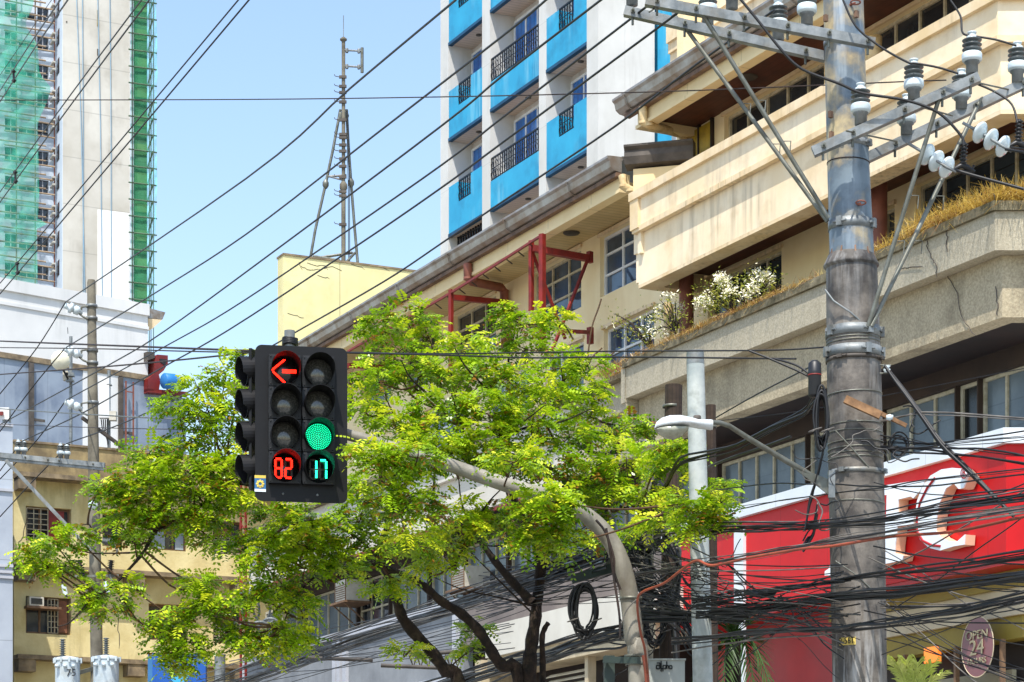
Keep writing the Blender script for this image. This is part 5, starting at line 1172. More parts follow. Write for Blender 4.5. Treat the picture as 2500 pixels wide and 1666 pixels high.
GB=thing('bracket_box','dark green steel bracket box clamped to the left of the mast arm foot','bracket',at(1500,1690,25.3)); m_=MB(); p,q=at(1475,1760,25.5),at(1500,1603,25.5); m_.box(p.x,q.x,25.4,25.7,p.z,q.z); m_.build('upright_box',M['box_green'],GB)
m_=MB(); m_.bar(at(1476,1611,25.35),at(1560,1613,25.05),.06,.07); m_.build('clamp_arm',M['box_green'],GB)
# ================================================================== TREE
DS=1.0625
TR=thing('shade_tree','spreading shade tree with feathery yellow green leaves and dark forked trunks behind the traffic signal','tree',Vector((at(1300,2400,28).x,28,0)))
def C3(L): return [(1000+x/2.613,1066+y/2.613) for x,y in L]
def C2(L): return [(500+x/2.613,1066+y/2.613) for x,y in L]
def C1(L): return [(x/2.613,1066+y/2.613) for x,y in L]
branches=[]   # (points px, Y list or const, r0,r1, name)
bs=Vector((at(1290,2400,28).x,28,0))
def br(L,Y0,Y1,w0,w1,nm='branch',root=False):
    n=len(L); P=[at(x,y,Y0+(Y1-Y0)*i/(n-1)) for i,(x,y) in enumerate(L)]
    if root: P=[bs+Vector(((P[0].x-bs.x)*.35,0,0))]+[bs.lerp(P[0],.5)+Vector((random.uniform(-.1,.1),0,0))]+P
    S_=smooth(P,4); r0,r1=w0/2*Y0/FOC,w1/2*Y1/FOC; m=len(S_)
    rs=[r0+(r1-r0)*(i/(m-1)) for i in range(m)]
    rs=[r*(1+.10*math.sin(i*1.7+w0)) for i,r in enumerate(rs)]
    m_=MB(); m_.tube(S_,rs,10); branches.append(S_); m_.build(nm,M['bark'],TR)
random.seed(5)
br(C3([(765,1568),(775,1350),(800,1180),(815,1040),(835,900),(860,780),(900,690),(935,600)]),28,28.2,42,16,'trunk',True)
br(C3([(830,900),(825,760),(770,600),(690,450),(620,300),(520,200),(400,150),(300,90)]),28.1,26.6,26,11)
br(C3([(700,1568),(600,1470),(540,1400),(450,1250),(330,1130),(200,1050),(100,960),(0,900),(-180,830)]),28,27.4,36,15,'trunk',True)
br(C2([(1630,1600),(1540,1500),(1450,1380),(1290,1200),(1240,1100),(1200,940),(1130,800),(1120,700),(1170,560),(1210,300),(1200,120)]),27.9,27.2,38,13,'trunk',True)
br(C3([(780,1060),(650,920),(540,790),(440,650),(330,520)]),28,28.0,26,10)
br(C3([(850,1568),(845,1300),(860,1230),(885,1190)]),28.1,28.0,18,12,'trunk',True)
br(C3([(600,180),(610,300),(640,400)]),27.5,27.7,14,10)
br(C2([(1130,830),(1000,790),(840,765),(690,770),(600,790)]),27.5,26.8,12,5)
br(C3([(860,820),(1000,770),(1100,740),(1180,680)]),28.2,27.5,8,4)
br(C1([(2000,380),(1800,360),(1640,320),(1480,300),(1300,430),(1140,520),(1000,600),(920,730),(830,840),(700,970),(600,1020),(510,1120),(440,1190),(370,1212)]),26.4,25.2,14,3)
br(C1([(1480,300),(1400,240),(1280,330),(1180,360)]),26.9,26.6,9,4)
br(C1([(1000,600),(860,650),(740,640),(600,600),(560,560),(440,590)]),26.7,26.4,6,2)
br(C1([(900,740),(700,745),(560,740),(420,680),(380,660)]),26.6,26.4,5,2)
br(C1([(1600,1010),(1500,1040),(1380,1060),(1250,1150),(1160,1240)]),26.8,26.5,5,2)
br([(1110,1380),(1060,1290),(1060,1180),(1065,1100),(1070,1000)],27.4,26.8,9,4)
br([(1241,1300),(1241,1100),(1243,990),(1242,860),(1255,820),(1262,760)],27.8,27.6,8,3)
br([(1243,1000),(1310,960),(1360,940)],27.7,27.3,6,3)
br([(1060,1666),(1058,1600),(1130,1330),(1130,1300)],28.3,28.3,4,4) if False else None
br(C3([(980,1080),(900,1040)]),28,28,2,2) if False else None
br([(1320,1030),(1350,990),(1372,950),(1380,920)],27.8,27.5,7,3)
br([(1405,1095),(1430,1050),(1450,1020)],27.8,27.5,7,3)
br([(1395,1210),(1480,1225),(1560,1250),(1640,1255),(1680,1230),(1730,1215)],27.3,24.0,5,2)
br([(1450,1250),(1540,1220),(1590,1240)],27.0,25.5,4,2)
br([(1330,1400),(1250,1340),(1180,1330),(1130,1290)],28,27.6,5,3)
br([(1300,1480),(1200,1455),(1130,1440),(1060,1410)],28,27.6,5,2)
br([(1302,1500),(1180,1380),(1110,1310)],27.9,27.4,5,2)
for L in ([(1110,1380),(1150,1300),(1190,1230),(1240,1180)],[(1062,1290),(1010,1240),(960,1190)],[(1290,1330),(1330,1280),(1380,1240),(1420,1200)],[(1200,1150),(1150,1090),(1120,1020),(1100,950)],[(1080,1000),(1040,960),(1000,920),(980,880)],[(1070,1100),(1010,1070),(960,1010),(940,960)],[(1243,990),(1190,950),(1140,900),(1110,850)],[(1241,1060),(1300,1040),(1370,1030),(1440,1000)],[(932,1372),(880,1320),(830,1290),(760,1270),(690,1290)],[(844,1365),(780,1400),(720,1460),(690,1530)],[(967,1181),(930,1120),(900,1080)],[(1168,1315),(1130,1240),(1120,1170)],[(1356,1296),(1370,1230),(1410,1170),(1470,1130)],[(1100,1080),(1180,1060),(1260,1040),(1330,990)]):
    br(L,26.6,25.7,7.5,2.5)
# leaf clumps: (x,y,rx,ry in 2353 px units, depth Y, density)
CL=[(935,722,62,30,27),(875,745,45,28,27),(905,800,60,38,26.8),(985,760,25,30,27),(960,850,70,40,26.6),
(1205,735,62,36,27.4),(1270,728,34,26,27.4),(1210,790,50,30,27.3),(1165,715,22,18,27.3),
(1070,790,50,36,26.9),(1040,850,70,40,26.6),(1110,850,60,36,26.4),(870,860,55,40,26.4),(840,930,40,36,26.3),(1180,870,70,40,26.7),(1290,830,60,36,27),(1350,830,36,24,27),(1340,890,50,36,26.9),(1355,945,34,26,26.8),(1260,900,60,40,26.6),(1120,930,80,44,26.1),(1010,930,70,44,26.0),(920,970,60,44,26),(1000,1010,80,40,25.7),(1120,1010,80,44,25.9),(1220,970,80,44,26.2),(1310,990,56,36,26.4),(1090,1050,70,26,26.2),(1180,1060,60,30,26.0),(1270,1060,70,40,26.1),(960,1060,50,34,25.9),(880,1050,44,40,24.2),(1350,1080,60,36,26.1),(1440,1060,60,34,26.2),(1420,1010,26,14,26.4),(1390,1125,60,34,26.2),(1440,970,44,20,27),(1450,990,40,16,27),(1535,1030,50,22,25.6),(1570,1030,30,26,25.6),(1550,1065,50,20,25.5),(1480,1130,44,22,25.9),(1240,1170,76,50,24.3),(1290,1230,50,50,24.4),(1230,1235,60,34,24.4),(1130,1200,70,44,26.4),(1060,1190,60,50,26.0),(1020,1260,60,40,26.6),(960,1150,56,50,24.3),(900,1140,60,46,24.3),(840,1110,44,40,26.3),(830,1170,60,34,26.3),(860,1250,50,40,26.4),(1340,1170,50,30,26.5),
(700,1180,70,26,26.2),(640,1170,44,26,26.2),(760,1210,60,34,26.1),(680,1230,80,40,26),(600,1230,40,24,26),(620,1290,70,44,25.9),(700,1290,60,36,25.9),(790,1290,50,36,26.1),(640,1350,50,40,25.8),(580,1360,44,36,25.8),(700,1240,50,30,25.8),(750,1260,40,40,26),(690,1380,36,30,25.8),
(660,1440,44,24,25.8),(690,1470,30,20,25.8),(640,1480,26,26,25.8),(560,1470,44,22,25.8),(590,1495,30,16,25.8),(545,1455,22,16,25.8),(545,1440,12,16,25.8),
(560,812,26,16,26.2),(520,850,40,26,26.2),(455,880,40,22,26.2),(410,930,50,26,26.1),(470,940,50,30,26.1),(540,920,36,40,26.1),(500,990,50,34,26.1),(440,1010,30,22,26),(340,1030,50,26,26),(420,1060,70,36,25.9),(520,1060,50,44,25.9),(370,1090,70,34,25.8),(300,1095,44,20,25.8),(230,1110,36,14,25.8),(270,1130,40,26,25.8),(450,1120,70,44,25.8),(540,1130,40,40,25.9),(330,1160,60,36,25.7),(400,1180,60,36,25.7),(280,1190,36,30,25.7),(310,1230,40,34,25.7),(480,1180,44,26,25.8),(430,1200,40,20,25.8),(500,1240,44,26,25.9),(340,1130,50,30,25.7),
(130,1245,54,20,25.6),(75,1265,36,14,25.6),(110,1290,50,28,25.6),(180,1225,26,30,25.6),(140,1300,30,20,25.6),
(235,1350,36,18,25.6),(210,1385,26,22,25.6),(250,1390,40,30,25.6),(285,1340,18,16,25.6),
(455,1330,36,18,25.7),(440,1350,24,16,25.7),(500,1380,40,30,25.7),(470,1400,36,24,25.7),(400,1410,44,22,25.7),(370,1440,30,26,25.7),(420,1460,50,26,25.7),(390,1500,34,22,25.7),(440,1500,36,22,25.7),(400,1525,30,14,25.7),
(1600,1165,50,26,23.9),(1650,1145,34,18,23.9),(1640,1190,36,24,23.9),(1590,1205,36,30,23.9),(1530,1190,40,18,24.6),(1560,1130,40,20,25.3),(1480,1200,30,20,25.4),(1655,1110,24,14,25.4),
(930,1490,40,14,27.5),(895,1350,40,22,27),(920,1330,24,14,27),(1090,1440,34,16,28),(1075,1490,22,20,28),(960,1040,50,26,24.2),(1275,1140,54,30,24.2),(850,1030,44,30,24.3),(1180,1050,66,26,24.3),(950,1230,60,40,25.6),(1400,1230,40,26,25.8),(980,1300,24,14,26.8)]
FR_P=[];FR_D=[];FR_L=[];FR_T=[];FR_N=[]
for (x,y,rx,ry,Y) in CL:
    x*=DS;y*=DS; c=np.array(at(x,y,Y)); k=Y/FOC; RX=rx*DS*k*.93; RY=ry*DS*k*.95; RD=min(RX,.5)*1.1
    n=int(15+ (rx*ry)*.031); tone=rng.uniform(-.16,.18)
    a=rng.uniform(0,2*PI,n); q=np.sqrt(rng.uniform(0.02,1,n)); el_=rng.uniform(-.75,1,n)
    px_=c[0]+RX*q*np.cos(a)*.80; pd_=c[1]+RD*q*np.sin(a); h=np.sqrt(np.clip(1-q*q,0,1))
    pz_=c[2]+RY*(h*rng.uniform(-.5,1.15,n)-(1-rng.uniform(0,1,n))*q*.6 + rng.normal(0,.22,n)-.05)
    dx=np.cos(a)*(.4+q)+rng.normal(0,.35,n); dy=np.sin(a)*(.4+q)+rng.normal(0,.35,n)-.25; dz=rng.normal(.12,.45,n)-.3*q
    D=np.stack([dx,dy,dz],1); D/=np.linalg.norm(D,axis=1,keepdims=True)
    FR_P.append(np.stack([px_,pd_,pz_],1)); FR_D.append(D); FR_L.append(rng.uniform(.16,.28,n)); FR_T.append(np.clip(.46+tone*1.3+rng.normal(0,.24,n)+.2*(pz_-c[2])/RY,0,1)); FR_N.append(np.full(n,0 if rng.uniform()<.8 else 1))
P0=np.concatenate(FR_P);D0=np.concatenate(FR_D);L0=np.concatenate(FR_L);T0=np.concatenate(FR_T);NF=len(P0)
def fronds(P0,D0,L0,T0,pairs=6,ll=.056,lw=.0165,droop=.28):
    n=len(P0); up=np.array([0,0,1.]); 
    side=np.cross(D0,up); side/=np.linalg.norm(side,axis=1,keepdims=True)+1e-9
    roll=rng.normal(0,.35,n)[:,None]; nrm=np.cross(side,D0); side=side*np.cos(roll)+nrm*np.sin(roll); nrm=np.cross(side,D0)
    Vs=[];Ts=[]
    for j in range(pairs):
        t=(j+.6)/pairs; cen=P0+D0*(L0*t)[:,None]-up*(droop*L0*t*t)[:,None]
        dirv=D0-up*(2*droop*t); dirv/=np.linalg.norm(dirv,axis=1,keepdims=True)
        sz=(.65+.55*math.sin(PI*min(1,t*.85+.12)))
        for sg in (-1,1):
            fw=rng.uniform(.25,.6,n)[:,None]; a_=side*sg+dirv*fw-up*rng.uniform(-.1,.35,n)[:,None]+nrm*rng.normal(0,.15,n)[:,None]; a_/=np.linalg.norm(a_,axis=1,keepdims=True)
            b_=np.cross(a_,nrm); b_/=np.linalg.norm(b_,axis=1,keepdims=True)+1e-9
            l=(ll*sz*rng.uniform(.8,1.15,n))[:,None]; w=(lw*sz)*np.ones((n,1))
            q0=cen; q1=cen+a_*l*.55+b_*w-up*l*.03; q2=cen+a_*l-up*l*.12; q3=cen+a_*l*.55-b_*w-up*l*.03
            Vs.append(np.stack([q0,q1,q2,q3],1)); Ts.append(np.clip(T0+rng.normal(0,.06,n),0,1))
    V=np.concatenate(Vs).reshape(-1,3); F_=np.arange(len(V)).reshape(-1,4); return V,F_,np.concatenate(Ts)
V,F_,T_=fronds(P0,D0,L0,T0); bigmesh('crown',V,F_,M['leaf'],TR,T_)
# twigs from the limbs to the clumps
BP_=np.array([tuple(p) for b_ in branches for p in b_])
tw=MB()
for (x,y,rx,ry,Y) in CL:
    c=at(x*DS,y*DS+ry*.5,Y); d=np.linalg.norm(BP_-np.array(c),axis=1); i=int(d.argmin()); a=Vector(BP_[i])
    if d[i]<.1: continue
    mid=a.lerp(c,.5)+Vector((random.uniform(-.1,.1),random.uniform(-.1,.1),-random.uniform(0,.15))); tw.tube(smooth([a,mid,c],4),[.014,.014,.013,.012,.011,.010,.009,.007,.006],5)
    k=Y/FOC
    for q in range(3):
        e_=c+Vector((random.uniform(-1,1)*rx*k*.9,random.uniform(-.3,.3),random.uniform(-.3,.9)*ry*k)); tw.tube([c,c.lerp(e_,.5)+Vector((0,0,-.02)),e_],[.007,.006,.003],4)
tw.build('twig',M['twig'],TR)
# bare twigs
tw=MB()
for L in ([(1360,960),(1395,935),(1440,905),(1475,880),(1500,860)],[(1380,1000),(1400,960),(1420,920),(1440,880),(1470,850)],[(1435,870),(1445,800),(1462,750),(1468,730)],[(1365,800),(1375,790),(1400,830)]):
    tw.tube(smooth([at(x,y,27.4) for x,y in L],4),.010,5)
tw.build('bare_twig',M['twig'],TR)

# ================================================================== PLANTER PLANTS
def blades(name,label,regs,mt,seed,hmin,hmax,lean=.5,cat='grass'):
    r_=np.random.default_rng(seed); VV=[];TT=[]
    for (pa_,pb_,v0,v1,n,hs,zz_) in regs:
        ua,ub=fu(pa_,1.3),fu(pb_,1.3)
        for i in range(n):
            u_=ua+(ub-ua)*r_.random(); v_=v0+(v1-v0)*r_.random(); h=r_.uniform(hmin,hmax)*hs
            if u_>UC: b0=F.w(UC,v_,zz_)+Vector(((u_-UC),0,0))
            else: b0=F.w(u_,v_,zz_)
            lx,ly,lz=r_.normal(0,lean),r_.normal(-.15,lean),1.; L=math.sqrt(lx*lx+ly*ly+1); d=Vector((lx,ly,lz))/L*h; s_=Vector((r_.normal(),r_.normal(),0)).normalized()*.006
            m1=b0+d*.6; e_=b0+d+Vector((lx,ly,-abs(lx)-abs(ly)))*h*.35
            VV+=[b0-s_,b0+s_,m1+s_*.8,m1-s_*.8, m1-s_*.8,m1+s_*.8,e_+s_*.2,e_-s_*.2]; t_=float(np.clip(r_.normal(.5,.25),0,1)); TT+=[t_,t_]
    V=np.array([tuple(v) for v in VV]); o=bigmesh(name,V,np.arange(len(V)).reshape(-1,4),mt,None,np.array(TT)); tag(o,label,cat,kind='stuff'); return o
M['dry']=leaf_mat('dry_grass_blade',(138,84,52),(176,142,78),(204,182,104),.25)
M['golden']=leaf_mat('golden_green_grass',(150,112,52),(210,178,80),(232,206,120),.3)
blades('dry_grass','rusty dry grass hanging over the concrete planter edge left of the big pole',[(1480,1760,1.2,1.68,1500,.8,12.05),(1620,2030,1.3,1.6,2200,1.0,12.05),(1700,1990,1.62,1.68,500,.5,12.08)],M['dry'],3,.12,.34,.8)
blades('golden_grass','golden green grass growing along the planter right of the big pole',[(2120,2260,1.2,1.6,900,.9,12.05),(2240,2600,1.1,1.6,3200,1.45,12.05)],M['golden'],5,.16,.42,.55)
blades('dry_grass_patch','reddish dry grass patch in the middle of the golden grass on the right planter',[(2250,2380,1.45,1.62,700,1.1,12.05),(2150,2250,1.3,1.6,350,.8,12.05),(2440,2560,1.4,1.6,350,1.2,12.05)],M['dry'],9,.15,.36,.7)
def shrub(label,cx_,cy_,rx,ry,nl,nf,v,stemp,tone=.5):
    t=thing('flowering_shrub',label,'shrub',F.p(cx_,cy_+ry,v)); k=46/FOC; st_=MB(); VV=[];FV=[]
    base=F.p(*stemp,v)
    r_=np.random.default_rng(int(cx_))
    tips=[]
    for i in range(16):
        e_=F.p(cx_+r_.uniform(-1,1)*rx,cy_+r_.uniform(-1,.7)*ry,v+r_.uniform(-.3,.3)); st_.tube(smooth([base,base.lerp(e_,.5)+Vector((0,0,.12)),e_],4),[.016,.015,.014,.012,.011,.010,.008,.006,.005],5); tips.append(e_)
    st_.build('stem',M['bark'],t)
    def quads(n,size,src,sp):
        out=[]
        for i in range(n):
            c=Vector(src[r_.integers(len(src))])+Vector((r_.normal(0,sp),r_.normal(0,sp),r_.normal(0,sp*.8)))
            a=Vector(r_.normal(0,1,3)).normalized(); b_=a.orthogonal().normalized(); s_=size*r_.uniform(.6,1.2)
            out+=[c,c+(a+b_*.45)*s_*.5,c+a*s_,c+(a-b_*.45)*s_*.5]
        return np.array([tuple(p) for p in out])
    V=quads(nl,.07,tips+[base.lerp(q,.7) for q in tips],.13); bigmesh('leaves',V,np.arange(len(V)).reshape(-1,4),M['leaf'] if nl>1000 else M['leaf_dull'],t,r_.uniform(.2,1,len(V)//4))
    ft=[tips[i] for i in r_.integers(0,len(tips),9)]
    V=quads(nf,.07,ft,.07); tag(bigmesh('flowers',V,np.arange(len(V)).reshape(-1,4),M['flower'],t),kind='stuff')
    return t
shrub('full shrub thick with white flowers on the planter, left of the big pole',1770,715,56,36,900,760,1.35,(1790,770))
shrub('white flowering shrub behind the full one, in front of the louvred window',1868,690,30,26,400,420,1.2,(1850,745))
shrub('thin leafy shrub with few white flowers at the left end of the planter',1625,775,45,55,420,240,1.35,(1650,815))
shrub('sparse trailing shrub hanging over the left wing window beside the planter end',1545,800,48,40,300,40,1.3,(1590,855))
# ================================================================== PALMS
def palm(label,x,y,Y,leaves,mt,ll,lab2):
    t=thing('palm',label,'palm',Vector((at(x,y,Y).x,Y,0))); c=at(x,y,Y); m_=MB(); m_.tube([Vector((c.x,Y,0)),c],[.14,.1],12); m_.build('trunk',M['bark'],t)
    for (ex,ey,sag,n) in leaves:
        e_=at(ex,ey,Y-.4); P=smooth([c,c.lerp(e_,.5)+Vector((0,0,sag)),e_],8); m_=MB(); m_.tube(P,[.018*(1-i/len(P))+.004 for i in range(len(P))],6)
        for i in range(2,len(P)):
            d=(P[i]-P[i-1]).normalized(); sd_=d.cross(UPZ).normalized()
            for sg in (-1,1):
                for h_ in (0,.5):
                    b_=P[i-1].lerp(P[i],h_); l=ll*(1-.4*i/len(P)); q=b_+(sd_*sg*.55+d*.75+Vector((0,0,random.uniform(-.35,.1))))*l; w_=d*.018; mm=b_.lerp(q,.5)+Vector((0,0,.03))
                    m_.add([b_-w_*.5,b_+w_*.5,mm+w_,mm-w_],[(0,1,2,3)]); m_.add([mm-w_,mm+w_,q],[(0,1,2)])
        m_.build('palm_leaf',M[mt],t)
palm('dark green palm drooping behind the pale column in front of the red wall',1790,1560,30,[(1890,1700,.3,1),(1850,1720,.35,1),(1700,1700,.3,1),(1740,1500,.1,1),(1760,1730,.4,1),(1830,1500,.1,1)],'palm',.5,'')
palm('sunlit palm tips rising at the bottom edge right of the big pole',2230,1740,32,[(2165,1612,.15,1),(2190,1618,.1,1),(2212,1612,.1,1),(2240,1618,.1,1),(2275,1622,.12,1),(2300,1645,.1,1)],'palm_bright',.3,'')

# ================================================================== WIRES
def interpY(P,Y0,Y1):
    d=[0]
    for a,b in zip(P,P[1:]): d.append(d[-1]+math.hypot(a[0]-b[0],a[1]-b[1]))
    L=d[-1]; return [1/((1-s_/L)/Y0+(s_/L)/Y1) for s_ in d]
def wire(P,Y0,Y1,r,label,group=None,mt='wire',name='cable',n=6,sm=5,cat='cable',ns=6):
    Ys=interpY(P,Y0,Y1); pts=[at(x,y,Y) for (x,y),Y in zip(P,Ys)]
    if len(pts)>2: pts=smooth(pts,sm)
    m_=MB(); m_.tube(pts,r,n); o=m_.build(name,M[mt]); cat={'power_line':'power line','loose_wire':'loose wire','jumper_wire':'jumper wire','guy_line':'guy line'}.get(name,cat); tag(o,label,cat,group); return o
R_=.0115
wire([(1113,0),(855,216),(600,437),(160,738)][::1],22,47.8,R_,'black power line to the topmost side insulator of the left pole',name='power_line')
wire([(1345,-10),(1225,90),(915,330),(600,573),(380,715),(161,849)],21.9,47.8,R_,'black power line to the middle side insulator of the left pole',name='power_line')
wire([(1478,-8),(1225,187),(1080,306),(688,600),(400,810),(263,893),(0,1037)],21.6,52,R_,'black power line passing in front of the left pole to the left edge',name='power_line')
wire([(1587,10),(1543,44),(1225,289),(1080,402),(795,600),(560,757),(409,843),(160,978)],22,47.8,R_,'black power line from the upper left crossarm to the lowest side insulator',name='power_line')
wire([(1640,42),(1616,61),(1225,350),(1080,457),(872,600),(560,805),(398,897),(203,1008),(60,1075),(44,1088)],22,47.7,R_,'black power line to the leftmost small insulators of the left crossarm',name='power_line')
wire([(1890,26),(1700,158),(1500,310),(1225,494),(1080,593),(937,688),(721,812),(675,839),(459,958),(302,1033),(172,1080),(150,1090)],22,47.7,R_,'black power line passing just above the traffic signal to the left crossarm',name='power_line')
wire([(160,738),(90,850),(0,962)],47.8,50,.0125,'black line dropping left from the topmost side insulator',name='power_line'); wire([(160,849),(80,945),(0,1054)],47.8,50,.0125,'black line dropping left from the middle side insulator',name='power_line')
wire([(158,982),(90,1075),(0,1170)],47.8,50,.0125,'black line dropping left from the lowest side insulator',name='power_line')
wire([(170,1085),(90,1165),(0,1262)],47.7,50,.0125,'black line dropping left from the inner small insulators on the left crossarm',name='power_line')
wire([(44,1090),(0,1150)],47.7,49,.0125,'short black line leaving the outer small insulators to the left edge',name='power_line')
for i,(a,b,lb) in enumerate((((148,0),(0,222),'upper line of the leftmost twin pair crossing the netted tower'),((166,0),(0,249),'lower line of the leftmost twin pair crossing the netted tower'),((346,0),(0,469),'upper line of the middle twin pair crossing the concrete tower'),((365,0),(0,494),'lower line of the middle twin pair crossing the concrete tower'),((582,0),(0,692),'upper line of the right twin pair, from open sky to the white wall'),((608,0),(0,718),'lower line of the right twin pair, from open sky to the white wall'))):
    mid=((a[0]+b[0])/2-4,(a[1]+b[1])/2+ (6 if i>3 else 2)); e0=(a[0]+(a[0]-b[0])*.05,a[1]-(b[1]-a[1])*.05)
    wire([e0,mid,b],26,40,.0095+.001*(i%2),'thick '+lb if False else lb,'twin pairs of black lines at the upper left','wire','power_line')
for (x,y,Y,lb) in ((33,176,36,'small black spacer tying the leftmost twin lines near the left edge'),(37,422,37,'small black spacer tying the middle twin lines near the left edge'),(42,645,38,'small black spacer tying the right twin lines over the white parapet')):
    t=thing('wire_spacer',lb,'spacer',at(x,y,Y)); m_=MB(); m_.tube([at(x-3,y+2,Y),at(x+3,y-4,Y)],.03,6); m_.build('upper_clamp',M['wire'],t); m_=MB(); m_.tube([at(x-2,y+25,Y),at(x+4,y+18,Y)],.03,6); m_.build('lower_clamp',M['wire'],t); m_=MB(); m_.tube([at(x,y,Y),at(x+1,y+22,Y)],.018,6); m_.build('rod',M['wire'],t)
wire([(126,0),(0,184)],40,44,.006,'hair thin line left of the leftmost twin pair',name='power_line')
wire([(-5,245),(625,243),(1080,237),(1400,230),(1705,221),(2063,206),(2200,200),(2310,196)],30,21.5,.0062,'thin brown line crossing level through the sky from edge to the big pole',mt='wire_brown',name='guy_line')
GH='long nearly level cables behind the traffic signal'
for (P,r,mt,lb) in (([(-5,833),(120,838),(300,845),(560,855),(640,858)],.014,'wire_brown','thickest brown level cable from the left edge to the signal'),
    ([(-5,849),(240,852),(450,858),(640,862)],.009,'wire_brown','thin brown level cable just under the thickest one, left of the signal'),
    ([(-5,915),(240,897),(450,878),(640,858)],.011,'wire_brown','brown cable rising from the left edge to the top of the signal'),
    ([(-5,998),(210,1012),(400,1022),(640,1030)],.010,'galv_dull','twisted grey strand crossing the left pole at dish bracket level'),
    ([(-5,1036),(250,1045),(530,1050),(640,1052)],.006,'wire_brown','thinnest level line under the twisted grey strand at left')):
    wire(P,42,25.2,r,lb,GH,mt)
wire([(840,860),(1080,864),(1500,858),(1705,857),(1900,855),(2012,848)],25.2,22,.008,'upper of the two level cables from the signal to the big pole',GH)
wire([(840,862),(1100,868),(1300,874),(1500,872),(1900,876),(1935,876)],25.2,22,.009,'lower of the two level cables from the signal to the big pole',GH)
for (P,lb) in (([(1830,857),(1900,885),(1990,930),(2010,980)],'upper black cable sagging into the splice case left of the big pole'),([(1890,876),(1950,895),(2000,935)],'lower black cable sagging into the splice case left of the big pole')): wire(P,22,21.7,.011,lb)
wire([(1748,1020),(1850,962),(1980,895)],24.5,21.8,.007,'thin taut black wire rising over the concrete band to the splice case'); wire([(1750,1028),(1950,1005),(2150,968),(2500,900)],24.5,21.0,.004,'hair thin line crossing the big pole and the dark soffit')
# jumper wires by the insulators
for (P,r,lb) in (([(2058,0),(2090,65),(2150,115),(2215,152),(2235,155),(2290,165),(2340,180)],.010,'black jumper wire looping over the front right pin insulators'),
   ([(1805,-5),(1850,50),(1910,125),(1960,170),(2050,205),(2105,228),(2210,245),(2290,275),(2345,330),(2353,355)],.013,'heavy black jumper wire draped from the upper arms over the right pin insulator'),
   ([(2320,0),(2345,40),(2350,80),(2375,88),(2430,97),(2482,112)],.010,'black jumper wire linking the two tallest right insulators'),
   ([(2380,203),(2430,225),(2470,255),(2484,300)],.011,'black jumper wire dropping at the right edge'),
   ([(2330,415),(2400,435),(2500,462)],.014,'heavy line leaving the left dead end clamp to the right edge'),
   ([(2455,365),(2500,372)],.014,'short heavy line leaving the right dead end clamp')): wire(P,21.5,21.3,r,lb,None,'wire','jumper_wire')
for (a,b,lb) in (((1585,30),(1618,8),'short tie rod by the far left insulators'),((2066,320),(2190,346),'tie rod between the right crossarms near the pole'),((2250,262),(2325,283),'tie rod between the right crossarms in their middle'),((2385,202),(2462,219),'tie rod between the right crossarms near their tips')):
    t=wire([a,b],21.4,22.1,.008,lb,None,'galv_dull','tie_rod',cat='tie rod')
# splice case and coil beside the pole
t=thing('splice_case','black cylindrical splice case hanging at the left side of the big pole','splice case',Q(1989,960,21.7))
m_=MB(); m_.lathe(Q(1989,970,21.65),[(0,0),(.055,.005),(.06,.02),(.06,.2),(.062,.205),(.062,.235),(.06,.24),(.058,.31),(.03,.335),(0,.34)],18); m_.build('case',M['black_plastic'],t)
m_=MB(); c=Q(1989,918,21.65); m_.lathe(c,[(.061,0),(.063,.0),(.063,.012),(.061,.012)],18); m_.build('red_ring',M['red_steel'],t)
def coil(label,cx_,cy_,rx,ry,Y,n,r,mt,seed,grp=None):
    r_=np.random.default_rng(seed); pts=[]
    for k in range(n):
        ax,ay=rx*r_.uniform(.55,1.1),ry*r_.uniform(.72,1.08); ox,oy=r_.normal(0,rx*.1),r_.normal(0,ry*.08); yy=Y+r_.uniform(-.06,.06)
        for i in range(22): a=2*PI*i/22+PI/2; pts.append(at(cx_+ox+ax*math.cos(a),cy_+oy+ay*math.sin(a),yy))
    t=thing('cable_coil',label,'cable coil',at(cx_,cy_+ry,Y),grp); m_=MB(); m_.tube(smooth(pts,2),r,6); m_.build('loops',M[mt],t)
    m_=MB()
    for sgn in (-1,1): c=at(cx_+sgn*rx*.9,cy_+ry*.35,Y-.08); m_.tube([c+Vector((.06*math.cos(a),.03*math.sin(a),.02*math.cos(a))) for a in [2*PI*i/10 for i in range(11)]],.006,5,False)
    m_.build('cable_tie',M['wire_grey'],t); return t
coil('long hanging loop of black cable under the splice case beside the big pole',2005,1025,17,72,21.6,14,.011,'wire',1); coil('oval coil of black cable hanging against the white canopy left of the mast arm foot',1427,1492,32,64,26.5,10,.013,'wire',2)
coil('loose coil of grey and black cable at the timber pole behind the leaves',1582,1290,28,60,26.3,10,.012,'wire',3); coil('shallow cable loops above the leaves left of the lamp head',1470,1085,48,26,27.2,8,.012,'wire',4); coil('dark tangled coil between the mast arm and the timber pole',1560,1400,36,70,26.4,10,.013,'wire',6)
coil('cable loops low on the timber pole beside the orange cable',1600,1520,30,60,26.6,8,.013,'wire',8); coil('small black loop on the right of the big pole over the ribbon windows',2195,1085,22,28,21.8,3,.008,'wire',9)
